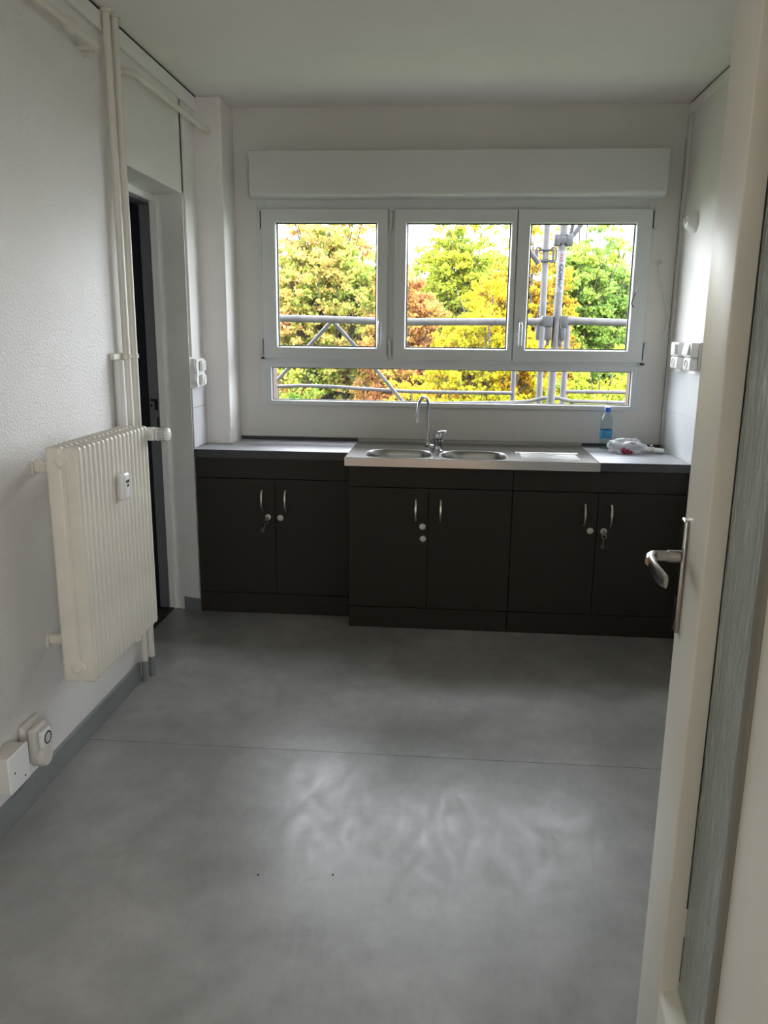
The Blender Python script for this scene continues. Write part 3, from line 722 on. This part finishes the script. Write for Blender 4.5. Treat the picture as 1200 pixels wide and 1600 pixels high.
bm = lathe(bmesh.new(), [(0, -.014), (.012, -.014), (.014, 0), (.014, .022), (.009, .030), (0, .032)], (-1.08, ye + .014, RZ0 + .045), 'y', 14)
obj('return_valve', bm, M_white, rd, True)
# clip-on heat meter
hm = thing('heat_meter', 'small white electronic meter clipped on the radiator front', 'meter', (-1.03, 2.385, .94))
bm = bmesh.new(); bx(bm, -1.0305, -1.004, 2.362, 2.407, .893, .980, .009, 4); obj('meter_case', bm, M_white, hm, True)
obj('meter_back', box(-1.0308, -1.022, 2.359, 2.376, .898, .962, .002), M_cream, hm)
obj('display', box(-1.0045, -1.0032, 2.373, 2.397, .948, .957), M_lcd, hm)
bm = bmesh.new(); bx(bm, -1.0045, -1.0034, 2.380, 2.392, .934, .944); obj('button', bm, M_lcd, hm)

# ------------------------------------------------------------------ pipes
pp = thing('riser_pipe', 'left one of two thin cream riser pipes running floor to ceiling beside the closet doorway', 'pipe', (-1.222, 2.964, 0), 'riser pipes by the closet doorway')
def riser(t, x, y, r):
    bm = bmesh.new(); tube(bm, [(x, y, .085), (x, y, 1.0), (x + .001, y + .002, 1.8), (x, y, 2.499)], r, 14); obj('pipe_run', bm, M_pipe, t, True)
    obj('pipe_foot', tube(bmesh.new(), [(x, y, .0), (x, y, .085)], r + .0008, 14), M_skirt, t, True, label='grey painted pipe foot')
    obj('ceiling_collar', lathe(bmesh.new(), [(r, 0), (r + .008, 0), (r + .008, .012), (r, .012)], (x, y, 2.487), 'z', 16), M_pipe, t, True)
riser(pp, -1.222, 2.964, .0135)
pp2 = thing('riser_pipe', 'right one of two thin cream riser pipes, nearest the closet doorway', 'pipe', (-1.212, 3.013, 0), 'riser pipes by the closet doorway')
riser(pp2, -1.212, 3.013, .0135)
t = thing('pipe_clamp', 'cream clamp bar holding the two riser pipes and the stub pipe to the wall', 'clamp', (XL, 2.98, 1.32))
bm = bmesh.new(); bx(bm, XL, -1.232, 2.870, 3.030, 1.308, 1.332, .003, 1); obj('clamp_bar', bm, M_pipe, t)
bm = bmesh.new()
for (x, y) in ((-1.222, 2.964), (-1.212, 3.013)): lathe(bm, [(.0137, -.008), (.018, -.007), (.018, .007), (.0137, .008)], (x, y, 1.32), 'z', 16)
obj('clamp_ring', bm, M_pipe, t, True)
bm = bmesh.new(); tube(bm, [(-1.228, 2.902, .20), (-1.228, 2.902, 1.307)], .0195, 16)
t = tag(obj('pipe_casing', bm, M_wall, None, True), 'short white round casing on the wall from the clamp bar down behind the radiator', 'pipe')
# horizontal pipes under the ceiling
t = thing('ceiling_pipe', 'cream horizontal pipe with a hexagonal joint, high on the near left wall', 'pipe', (-1.19, 1.5, 2.33))
bm = bmesh.new(); tube(bm, [(-1.19, YF + .01, 2.318), (-1.19, 2.0, 2.327), (-1.19, 2.775, 2.331), (-1.195, 2.800, 2.329), (-1.215, 2.818, 2.320), (-1.249, 2.822, 2.318)], .0125, 16); obj('pipe_run', bm, M_pipe, t, True)
bm = lathe(bmesh.new(), [(.012, -.028), (.019, -.027), (.019, -.006), (.024, -.005), (.024, .014), (.018, .015), (.018, .025), (.012, .027)], (-1.19, 2.615, 2.330), 'y', 8); obj('pipe_joint', bm, M_pipe, t)
bm = bmesh.new(); bx(bm, XL, -1.188, 2.772, 2.786, 2.312, 2.322); obj('pipe_hook', bm, M_pipe, t)
t = thing('ceiling_pipe', 'cream horizontal pipe high on the left wall above the closet doorway', 'pipe', (-1.19, 3.5, 2.34))
bm = bmesh.new(); tube(bm, [(-1.249, 3.085, 2.338), (-1.21, 3.088, 2.338), (-1.195, 3.105, 2.339), (-1.19, 3.13, 2.339), (-1.19, 4.009, 2.348)], .0125, 16); obj('pipe_run', bm, M_pipe, t, True)
obj('pipe_flange', lathe(bmesh.new(), [(.012, -.012), (.020, -.012), (.020, -.0005), (.012, -.0005)], (-1.19, 4.0095, 2.348), 'y', 16), M_pipe, t, True)
# cable trunking down the opening's corner to the socket
bm = bmesh.new(); bx(bm, XL, XL + .011, 3.797, 3.812, 1.290, 2.430, .003, 2)
tag(obj('cable_conduit', bm, M_wall, None, True), 'thin white cable conduit running down beside the closet doorway', 'conduit')

# ------------------------------------------------------------------ sockets and switches
def socket_face(bm, bmd, x, y, z, s=1):   # round recessed outlet on a +x face
    lathe(bm, [(.0165, .001), (.019, .003), (.021, .003), (.0215, 0)], (x, y, z), 'x', 24)
    lathe(bmd, [(0, -.0002), (.0165, -.0002), (.0165, .0012), (0, .0006)], (x, y, z), 'x', 24)
# double socket by the closet doorway, wavy plate
t = thing('double_socket', 'white double socket with a wavy plate, left wall beside the closet doorway', 'socket', (XL, 3.85, 1.215))
ys0, ys1, zs0, zs1 = 3.800, 3.945, 1.145, 1.282
pts = []
for k in range(25):
    s = k / 24; pts.append((ys0 - .000 + .006 * math.cos(s * 4 * PI), zs0 + (zs1 - zs0) * s))
for k in range(25):
    s = 1 - k / 24; pts.append((ys1 - .006 * math.cos(s * 4 * PI), zs0 + (zs1 - zs0) * s))
obj('wall_plate', prism(bmesh.new(), pts, XL + .0002, XL + .020, 'x'), M_white, t)
pts2 = [((a - 3.872) * .9 + 3.872, (b - 1.2135) * .95 + 1.2135) for a, b in pts]
obj('inner_plate', prism(bmesh.new(), pts2, XL + .0205, XL + .028, 'x'), M_white, t)
for z in (1.247, 1.180):
    m_ = obj('outlet', box(XL + .0285, XL + .046, 3.846, 3.900, z - .025, z + .025, .004, 2), M_white, t, True)
    bm = bmesh.new(); bmd = bmesh.new(); socket_face(bm, bmd, XL + .046, 3.873, z); obj('outlet_ring', bm, M_white, m_, True); obj('outlet_recess', bmd, M_cream, m_, True)
# right wall: two units, each a rocker switch over an outlet
def right_unit(y0, y1, label, ridged):
    t = thing('switch_socket_unit', label, 'socket', (XR, (y0 + y1) / 2, 1.32), 'white switch units on the right wall')
    obj('back_plate', box(XR - .012, XR - .0002, y0 - .006, y1 + .004, 1.262, 1.388, .003, 2), M_white, t, True)
    u = obj('upper_housing', box(XR - .048, XR - .0125, y0, y1 - .004, 1.322, 1.386, .004, 2), M_white, t, True)
    l = obj('lower_housing', box(XR - .048, XR - .0125, y0, y1 - .010, 1.262, 1.319, .008, 3), M_white, t, True)
    ym = (y0 + y1) / 2
    if ridged:
        for k in range(3): obj('key_button', box(XR - .062, XR - .0484, y0 + .012 + k * .022, y0 + .030 + k * .022, 1.330, 1.378, .003, 2), M_white, u, True)
    else:
        bm = bmesh.new(); prism(bm, [(XR - .0484, 1.330), (XR - .0484, 1.380), (XR - .052, 1.380), (XR - .062, 1.334)], y0 + .015, y1 - .022, 'y'); obj('rocker', bm, M_white, u)
    bm = bmesh.new(); lathe(bm, [(.0165, -.001), (.019, -.004), (.021, -.004), (.0215, 0)], (XR - .048, ym - .004, 1.291), 'x', 24); obj('outlet_ring', bm, M_white, l, True)
    return t
right_unit(3.905, 4.035, 'white socket unit with ridged buttons on the right wall, nearer the window', True)
right_unit(3.700, 3.815, 'white socket unit with a rocker switch on the right wall, farther from the window', False)
# cone-shaped wall cap higher up the right wall
t = thing('wall_light_cap', 'white round cone-shaped cap on the right wall beside the window top', 'wall fitting', (XR, 3.985, 1.932))
obj('cap_base', lathe(bmesh.new(), [(.050, -.0004), (.050, -.006), (.048, -.010), (.045, -.020), (.030, -.042), (.026, -.045), (.014, -.046)], (XR, 3.985, 1.932), 'x', 32), M_white, t, True)
obj('cap_nozzle', lathe(bmesh.new(), [(.014, -.0455), (.0145, -.054), (.011, -.055), (.010, -.052)], (XR, 3.985, 1.932), 'x', 24), M_white, t, True)
obj('cap_hole', lathe(bmesh.new(), [(0, -.0500), (.0101, -.0500)], (XR, 3.985, 1.932), 'x', 20), M_dark, t)
# crumbs of dirt on the vinyl
for (x, y, lb) in ((-0.274, 1.836, 'small black crumb of dirt on the bare floor, the one nearer the middle'), (-0.473, 1.817, 'tiny dark crumb of dirt on the floor left of the middle')):
    bm = bmesh.new(); bmesh.ops.create_icosphere(bm, subdivisions=2, radius=.0026)
    for v in bm.verts: v.co = Vector((v.co.x * 1.2, v.co.y, v.co.z * .5)) * (1 + .4 * mn.noise(v.co * 300)) + Vector((x, y, .0012))
    tag(obj('dirt_crumb', bm, M_black, None, 2), lb, 'crumb', 'crumbs on the floor')
# loose cable by the window
t = thing('loose_cable', 'thin white cable with bare ends hanging from the wall right of the window', 'cable', (1.02, YB - .012, 1.77))
yc = YB - .0135
kn = []
for k in range(40):
    a = k * 0.9; kn.append((1.022 + .016 * math.cos(a) * math.sin(k * .37), yc - .006 - .005 * math.sin(a * 1.3), 1.768 + .014 * math.sin(a) * math.cos(k * .23)))
obj('cable_knot', tube(bmesh.new(), kn, .0022, 6), M_cable, t, True)
obj('cable_end', tube(bmesh.new(), [(1.018, yc - .004, 1.776), (.990, yc - .02, 1.766), (.958, yc - .035, 1.732), (.930, yc - .038, 1.680), (.912, yc - .036, 1.625)], .0017, 6), M_cable, t, True)
bm = bmesh.new(); tube(bm, [(.912, yc - .036, 1.625), (.899, yc - .036, 1.585), (.896, yc - .036, 1.570), (.902, yc - .036, 1.558), (.910, yc - .036, 1.552)], .0026, 6); obj('taped_tip', bm, M_black, t, True)
obj('cable_end', tube(bmesh.new(), [(1.022, yc - .004, 1.758), (1.030, yc - .008, 1.700), (1.050, yc - .010, 1.620), (1.075, yc - .010, 1.540), (1.082, yc - .010, 1.490), (1.078, yc - .010, 1.445), (1.066, yc - .008, 1.425)], .0018, 6), M_cable, t, True)
# near left: junction box, socket and link trunking above the skirting
t = thing('junction_box', 'large square white junction box low on the near left wall', 'junction box', (XL, 1.94, .195))
obj('box_body', box(XL + .0005, -1.196, 1.893, 1.992, .146, .254, .003, 2), M_cream, t, True)
cv = obj('box_cover', box(-1.1955, -1.186, 1.890, 1.995, .143, .257, .005, 3), M_white, t, True)
for (y, z) in ((1.915, .200), (1.965, .165)): obj('screw', lathe(bmesh.new(), [(0, .0006), (.0032, .0006), (.0032, -.001)], (-1.186, y, z), 'x', 12), M_gap, t)
t = thing('wall_socket', 'aged cream single socket low on the left wall, right of the junction box', 'socket', (XL, 2.10, .18))
obj('back_plate', box(XL + .0002, XL + .020, 2.050, 2.150, .135, .265, .008, 3), M_cream, t, True)
u = obj('socket_housing', box(XL + .0202, XL + .046, 2.062, 2.140, .155, .250, .010, 4), M_cream, t, True)
obj('outlet', box(XL + .0462, XL + .064, 2.078, 2.128, .184, .236, .006, 3), M_white, t, True)
bm = lathe(bmesh.new(), [(0, .0004), (.016, .0004), (.018, .002), (.0195, .002), (.020, -.001)], (XL + .0642, 2.103, .210), 'x', 24); obj('outlet_recess', bm, M_gap, u, True)
obj('outlet_recess', lathe(bmesh.new(), [(0, .0010), (.0155, .0010)], (XL + .0642, 2.103, .210), 'x', 24), M_cream, u)
bm = lathe(bmesh.new(), [(0, .0), (.030, .0), (.033, .004), (.033, .034), (.028, .042), (0, .043)], (XL + .0205, 2.100, .150), 'x', 24); obj('socket_boss', bm, M_cream, t, True)
bm = bmesh.new(); bx(bm, XL + .0002, XL + .022, 1.994, 2.049, .150, .176, .002, 1)
tag(obj('trunking_stub', bm, M_cream), 'short cream trunking piece between junction box and low socket', 'trunking')

# ------------------------------------------------------------------ outside: scaffold
sf = thing('scaffold', 'galvanised tube scaffold outside the window with a printed brand sticker', 'scaffold', (0.685, 5.35, -7.0))
def T(name, pts, r=.0242, m_=M_galv, n=14): return obj(name, tube(bmesh.new(), pts, r, n), m_, sf, True)
YA, YO = 5.35, 6.05
def at(u, v, y):     # a point at depth y seen in the direction of the measured angle
    d = FW + RT * ((u - 600) / 1236.67) - UP * ((v - 800) / 1236.67); k = y / d.y
    return (d.x * k, y, CAMH + d.z * k)
ptA0, ptA1 = (0.6745, YA, -6.98), (0.700, YA, 4.6)
ptA_mid = (0.685, YA, 1.7)
tA = T('standard', [(0.650, YA, -6.98), (0.672, YA, 0.97), (0.684, YA, 1.584), (0.6935, YA, 2.08), (0.72, YA, 4.6)], .0255)
T('standard', [(0.672, YO, -6.98), (0.672, YO, 0.945), (0.665, YO, 1.8), (0.665, YO, 4.6)], .0235)
T('standard', [(0.785, 5.62, -6.98), (0.789, 5.62, 1.49)], .0215)
T('standard', [(0.452, 5.75, -6.98), (0.452, 5.75, 1.23)], .018)
T('standard', [(-1.95, YA, -6.98), (-1.95, YA, 4.6)]); T('standard', [(-1.95, YO, -6.98), (-1.95, YO, 4.6)])
T('standard', [(3.1, YA, -6.98), (3.1, YA, 4.6)]); T('standard', [(3.1, YO, -6.98), (3.1, YO, 4.6)])
T('ledger', [(-1.95, YA, 1.500), (-1.0, YA, 1.497), (-.3, YA, 1.482), (.64, YA, 1.492)], .0240)
T('ledger', [(.74, YA, 1.500), (1.2, YA, 1.488), (3.1, YA, 1.49)], .0235)
T('ledger', [(-1.95, YO, 3.45), (3.1, YO, 3.45)]); T('ledger', [(-1.95, YA, 3.40), (3.1, YA, 3.40)])
# braces below the rail, left pane
T('brace', [at(517, 503, 5.42), at(483, 540, 5.42), at(424, 604, 5.42)], .0125)
T('brace', [at(521, 503, 5.42), at(588, 578, 5.42), at(640, 640, 5.42)], .0125)
T('guard_rail', [(-1.95, 5.62, 1.01), at(400, 605, 5.62), at(470, 602.5, 5.62), at(520, 604, 5.62), at(560, 607, 5.62), at(640, 612, 5.62), at(800, 614.5, 5.62)], .0125)
T('guard_rail', [at(882, 612, 5.62), at(990, 613, 5.62), (3.1, 5.62, 1.01)], .0125)
T('brace', [at(811, 372, 5.5), at(842, 412, 5.5)], .0165, M_galvd)
T('brace', [at(893, 372, 5.4), at(912, 345, 5.4), at(930, 318, 5.4)], .0150, M_galvd)
T('brace', [at(891, 372, 5.45), at(898, 335, 5.45)], .0135, M_galvd)
T('toe_rail', [at(700, 630, 5.45), at(800, 629, 5.45), at(828, 627, 5.45), at(850, 622, 5.45), at(872, 622, 5.45), at(892, 627, 5.45), at(1000, 630, 5.45)], .0120)
# deck boards (their top edge just shows above the sill)
for k in range(3):
    obj('deck_board', box(-1.9, 3.05, 5.46 + k * .19, 5.64 + k * .19, .860, .900, .004, 1), M_galv, sf)
for k in range(3):
    obj('deck_board', box(-1.9, 3.05, 5.40 + k * .20, 5.59 + k * .20, 2.86, 2.90, .004, 1), M_galv, sf)
# couplers
def coupler(pts_box, name='coupler'):
    bm = bmesh.new()
    for b in pts_box: bx(bm, *b, .005, 2)
    return obj(name, bm, M_galvd, sf, True)
coupler([(.636, .672, YA - .035, YA + .03, 1.960, 2.030), (.712, .752, YA - .035, YA + .03, 1.960, 2.030), (.665, .720, YA - .031, YA + .031, 1.972, 2.018)])
bm = bmesh.new()
cx_, cz_ = .664, 1.965
for s in (-1, 1):
    x_ = cx_ + s * .058
    tube(bm, [(x_ - s * .022, YO - .03, cz_ + .050), (x_ + s * .006, YO - .03, cz_ + .052), (x_ + s * .016, YO - .03, cz_ + .035), (x_ + s * .016, YO - .03, cz_ - .030), (x_ + s * .006, YO - .03, cz_ - .048), (x_ - s * .022, YO - .03, cz_ - .048)], .0075, 8)
    bx(bm, x_ - .012, x_ + .004, YO - .04, YO - .01, cz_ - .040, cz_ + .040, .003, 1)
    tube(bm, [(x_ + s * .010, YO - .03, cz_ - .045), (x_ + s * .006, YO - .03, cz_ - .085)], .005, 8)
bx(bm, cx_ - .05, cx_ + .05, YO - .036, YO + .02, cz_ + .030, cz_ + .045, .003, 1); bx(bm, cx_ - .05, cx_ + .05, YO - .036, YO + .02, cz_ - .045, cz_ - .030, .003, 1)
obj('coupler', bm, M_galvd, sf, True)
coupler([(.585, .655, YA - .034, YA + .034, 1.462, 1.528), (.608, .650, YA - .03, YA + .03, 1.375, 1.462), (.620, .640, YA - .02, YA + .02, 1.340, 1.376)])
coupler([(.712, .752, YA - .034, YA + .034, 1.455, 1.530), (.708, .738, YA - .03, YA + .03, 1.375, 1.456), (.700, .722, YA - .02, YA + .02, 1.335, 1.376)])
# collar where the pipes of the rail meet
obj('spigot', tube(bmesh.new(), [(.74, YA, 1.497), (.80, YA, 1.499)], .0285, 14), M_galv, sf, True)
coupler([(.553, .577, YA - .02, YA + .02, 1.375, 1.478)])
# brand sticker wrapped on the front standard
def wrap(bm, x0, x1, z0, z1, r, xa, xb, n=8):
    vs = []
    for j, z in enumerate((z0, z1)):
        cx = xa + (xb - xa) * (z - 1.584) / (2.08 - 1.584)
        vs.append([bm.verts.new((cx + r * math.sin(a), YA - r * math.cos(a), z)) for a in [x0 + (x1 - x0) * i / n for i in range(n + 1)]])
    for i in range(n): bm.faces.new((vs[0][i], vs[0][i + 1], vs[1][i + 1], vs[1][i]))
    return bm
stk = obj('sticker', wrap(bmesh.new(), -1.05, 1.05, 1.676, 1.930, .0258, .684, .6935), M_sticker, sf, 2)
cu = bpy.data.curves.new('lettering', 'FONT'); cu.body = 'COMABI'; cu.size = 0.0405; cu.align_x = 'CENTER'; cu.align_y = 'CENTER'; cu.space_character = 1.02; cu.offset = 0.0028
co = bpy.data.objects.new('lettering', cu); COL.objects.link(co)
bpy.context.view_layer.update()
me = bpy.data.meshes.new_from_object(co.evaluated_get(bpy.context.evaluated_depsgraph_get())); bpy.data.objects.remove(co)
bm = bmesh.new(); bm.from_mesh(me); bpy.data.meshes.remove(me)
bmesh.ops.triangulate(bm, faces=bm.faces); bmesh.ops.subdivide_edges(bm, edges=bm.edges, cuts=1)
xs = [v.co.x for v in bm.verts]; Ls = (max(xs) - min(xs)); x_mid = (max(xs) + min(xs)) / 2; LT = .166
for v in bm.verts:
    lx = (v.co.x - x_mid) * LT / Ls; ly = v.co.y; z = 1.766 - lx; a = ly / .0262
    cx = .684 + .0095 * (z - 1.584) / .496
    v.co = Vector((cx + .0263 * math.sin(a), YA - .0263 * math.cos(a), z))
obj('lettering', bm, M_navy, stk)
bm = bmesh.new()
for k in range(3):     # three red wavy strokes of the emblem
    z = 1.912 - k * .0175
    pts = []
    for i in range(9):
        a = -.62 + 1.24 * i / 8; zz = z - .012 * math.sin((a + .62) / 1.24 * PI) + .004 * (i / 8); cx = .684 + .0095 * (zz - 1.584) / .496
        pts.append((cx + .0262 * math.sin(a), YA - .0262 * math.cos(a), zz))
    for p, q in zip(pts, pts[1:]):
        w = .0035
        bm.faces.new([bm.verts.new(c) for c in ((p[0], p[1], p[2] - w), (q[0], q[1], q[2] - w), (q[0], q[1], q[2] + w), (p[0], p[1], p[2] + w))])
obj('emblem', bm, M_redp, stk)

# ------------------------------------------------------------------ outside: ground and autumn trees
struct('ground', box(-60, 60, -60, 60, -7.1, -7.0), M_grass)
rng = np.random.default_rng(5)
def crown_mesh(name, blobs, nleaf, size, m_, parent):
    """thousands of single leaves gathered in tufts over the surface and inside of each blob"""
    vol = np.array([b[3] * b[4] * b[5] for b in blobs]) ** (2 / 3); cnt = np.maximum(1, (nleaf * vol / vol.sum())).astype(int)
    P = []
    for b, c in zip(blobs, cnt):
        nt_ = max(6, c // 34)
        d = rng.normal(size=(nt_, 3)); d /= np.linalg.norm(d, axis=1)[:, None]; rr = rng.uniform(.45, 1, nt_) ** .6
        tc_ = d * rr[:, None] * np.array(b[3:6]) + np.array(b[:3])
        idx = rng.integers(0, nt_, c)
        P.append(tc_[idx] + rng.normal(size=(c, 3)) * np.array([.20, .20, .12]) * size * 3.3)
    P = np.concatenate(P); n = len(P)
    a = rng.normal(size=(n, 3)); a /= np.linalg.norm(a, axis=1)[:, None]
    b = rng.normal(size=(n, 3)); b -= a * (a * b).sum(1)[:, None]; b /= np.linalg.norm(b, axis=1)[:, None]
    s = size * rng.uniform(.6, 1.25, n)[:, None]
    w = np.cross(a, b) * s * .12
    V = np.stack([P - a * s * .5, P + b * s * .3 + w, P + a * s * .5, P - b * s * .3 + w], 1).reshape(-1, 3)
    me = bpy.data.meshes.new(name); me.vertices.add(4 * n); me.vertices.foreach_set('co', (V - np.array(wloc(parent))).ravel())
    me.loops.add(4 * n); me.loops.foreach_set('vertex_index', np.arange(4 * n, dtype=np.int32))
    me.polygons.add(n); me.polygons.foreach_set('loop_start', np.arange(0, 4 * n, 4, dtype=np.int32)); me.update(calc_edges=True)
    me.materials.append(m_)
    o = bpy.data.objects.new(name, me); COL.objects.link(o); o.parent = parent; o['kind'] = 'stuff'; return o
def tree(label, x, y, ztop, rx, rz, m_, nleaf, size, nb=14, ry=None, spread=1.0, seed=0):
    global rng
    rng = np.random.default_rng(seed); rr = random.Random(seed)
    t = thing('tree', label, 'tree', (x, y, -7.0), 'autumn trees outside the window')
    nleaf = int(nleaf * 3.0); ry = ry or rx * .7; cz = ztop - rz; blobs = []
    for k in range(int(nb * 1.5)):
        a = rr.uniform(0, 2 * PI); q = math.sqrt(rr.uniform(.05, 1)); h = rr.uniform(-1, 1) * math.sqrt(max(0, 1 - q * q * .8))
        f = rr.uniform(.36, .56)
        blobs.append((x + rx * (1 - f) * q * math.cos(a), y + ry * (1 - f) * q * math.sin(a), cz + rz * (1 - f) * h, rx * f * spread, ry * f * spread, rz * f * .8))
    blobs.append((x, y, ztop - rz * .35, rx * .4, ry * .4, rz * .35))
    crown_mesh('crown', blobs, nleaf, size, m_, t)
    bm = bmesh.new(); tube(bm, [(x, y, -6.99), (x + .1, y, -3), (x - .05, y, cz), (x, y, cz + rz * .45)], .15, 8, rads=[.26, .2, .13, .03]); obj('trunk', bm, M_bark, t, True)
    bm = bmesh.new()
    for b in blobs:
        z0 = cz - rz * rr.uniform(.3, .9); mid = ((x + b[0]) / 2 + rr.uniform(-.1, .1), (y + b[1]) / 2, (z0 + b[2]) / 2 - .1)
        tube(bm, [(x, y, z0), mid, (b[0], b[1], b[2] + b[5] * .6)], .04, 6, rads=[.06, .035, .010])
        for q in range(4):
            e = (b[0] + rr.uniform(-1, 1) * b[3], b[1] + rr.uniform(-1, 1) * b[4], b[2] + rr.uniform(-.2, .9) * b[5])
            tube(bm, [mid, ((mid[0] + e[0]) / 2, (mid[1] + e[1]) / 2, (mid[2] + e[2]) / 2 + .08), e], .02, 5, rads=[.022, .013, .004])
    obj('branches', bm, M_bark, t, True); return t
L = 0.38
def c3(*v):
    mu = sum(v) / 3
    return tuple((q * .96 + mu * .04) * L for q in v)  # sky haze put into the leaf colours, pulled slightly toward grey
G_mix = leaf_mat('orange_and_green_leaves', [c3(.36, .62, .12), c3(.62, .78, .14), c3(.92, .80, .16), c3(.98, .58, .18), c3(.92, .44, .18)])
G_yel = leaf_mat('golden_leaves', [c3(.40, .50, .03), c3(.72, .68, .02), c3(.90, .74, .02), c3(.92, .55, .03), c3(.85, .40, .05)])
G_gor = leaf_mat('golden_orange_leaves', [c3(.62, .62, .05), c3(.92, .66, .05), c3(.90, .52, .06), c3(.82, .38, .06)])
G_ylg = leaf_mat('yellow_green_leaves', [c3(.36, .54, .10), c3(.58, .70, .08), c3(.78, .80, .06), c3(.90, .84, .07)])
G_grn = leaf_mat('bright_green_leaves', [c3(.26, .50, .12), c3(.42, .66, .14), c3(.60, .80, .12), c3(.76, .84, .10)])
G_org = leaf_mat('orange_leaves', [c3(.72, .62, .10), c3(.85, .50, .12), c3(.82, .32, .12), c3(.62, .24, .12)])
G_dkg = leaf_mat('dark_green_leaves', [c3(.07, .20, .05), c3(.16, .34, .06), c3(.34, .46, .06), c3(.62, .58, .08)])
tree('big tree with mixed orange, yellow and green leaves behind the left pane', -2.1, 14.0, 4.3, 1.9, 2.9, G_mix, 26000, .075, 24, seed=3)
tree('dark green and yellow low tree behind the bottom left of the window', -2.5, 11.6, 0.95, 1.5, 1.6, G_dkg, 12000, .065, 14, seed=4)
tree('orange leafed tree behind the left edge of the middle pane', -0.75, 13.0, 2.55, .95, 1.6, G_org, 11000, .070, 14, seed=5)
tree('tall yellow green tree behind the middle pane', 0.20, 17.2, 4.75, 1.55, 3.4, G_ylg, 24000, .085, 26, seed=6)
tree('golden yellow tree in front, behind the middle of the window', 0.60, 12.1, 2.25, 1.35, 2.0, G_yel, 22000, .065, 20, seed=7)
tree('golden orange tree between the middle and the right pane', 1.35, 14.3, 3.35, 1.05, 2.2, G_gor, 18000, .072, 18, seed=8)
tree('bright green tree behind the right pane', 2.45, 15.6, 4.3, 1.55, 3.2, G_grn, 30000, .080, 30, seed=9)
tree('low yellow tree behind the bottom of the window', -0.5, 10.6, 0.80, 1.3, 1.3, G_yel, 13000, .060, 14, seed=10)
tree('low golden green tree behind the bottom right of the window', 2.3, 11.6, 1.25, 1.5, 1.5, G_ylg, 14000, .062, 14, seed=11)
tree('green tree far left, partly hidden by the wall', -5.6, 15.6, 4.3, 2.1, 3.0, G_dkg, 13000, .095, 14, seed=12)
tree('golden tree far right, partly hidden by the wall', 5.9, 14.5, 3.2, 2.0, 2.8, G_yel, 13000, .095, 14, seed=13)
tree('distant orange and green tree, far behind the left pane', -3.4, 23.0, 4.5, 3.6, 5.0, G_mix, 24000, .11, 20, seed=21)
tree('distant yellow green tree, far behind the gap between left and middle pane', 0.9, 25.0, 4.3, 3.2, 4.8, G_ylg, 24000, .11, 20, seed=22)
tree('distant golden tree, far behind the scaffold tubes', 4.0, 23.0, 4.1, 3.0, 4.6, G_gor, 22000, .11, 20, seed=23)
tree('distant green tree, far behind the right edge of the window', 8.4, 24.5, 4.6, 3.4, 4.8, G_grn, 13000, .11, 18, seed=24)
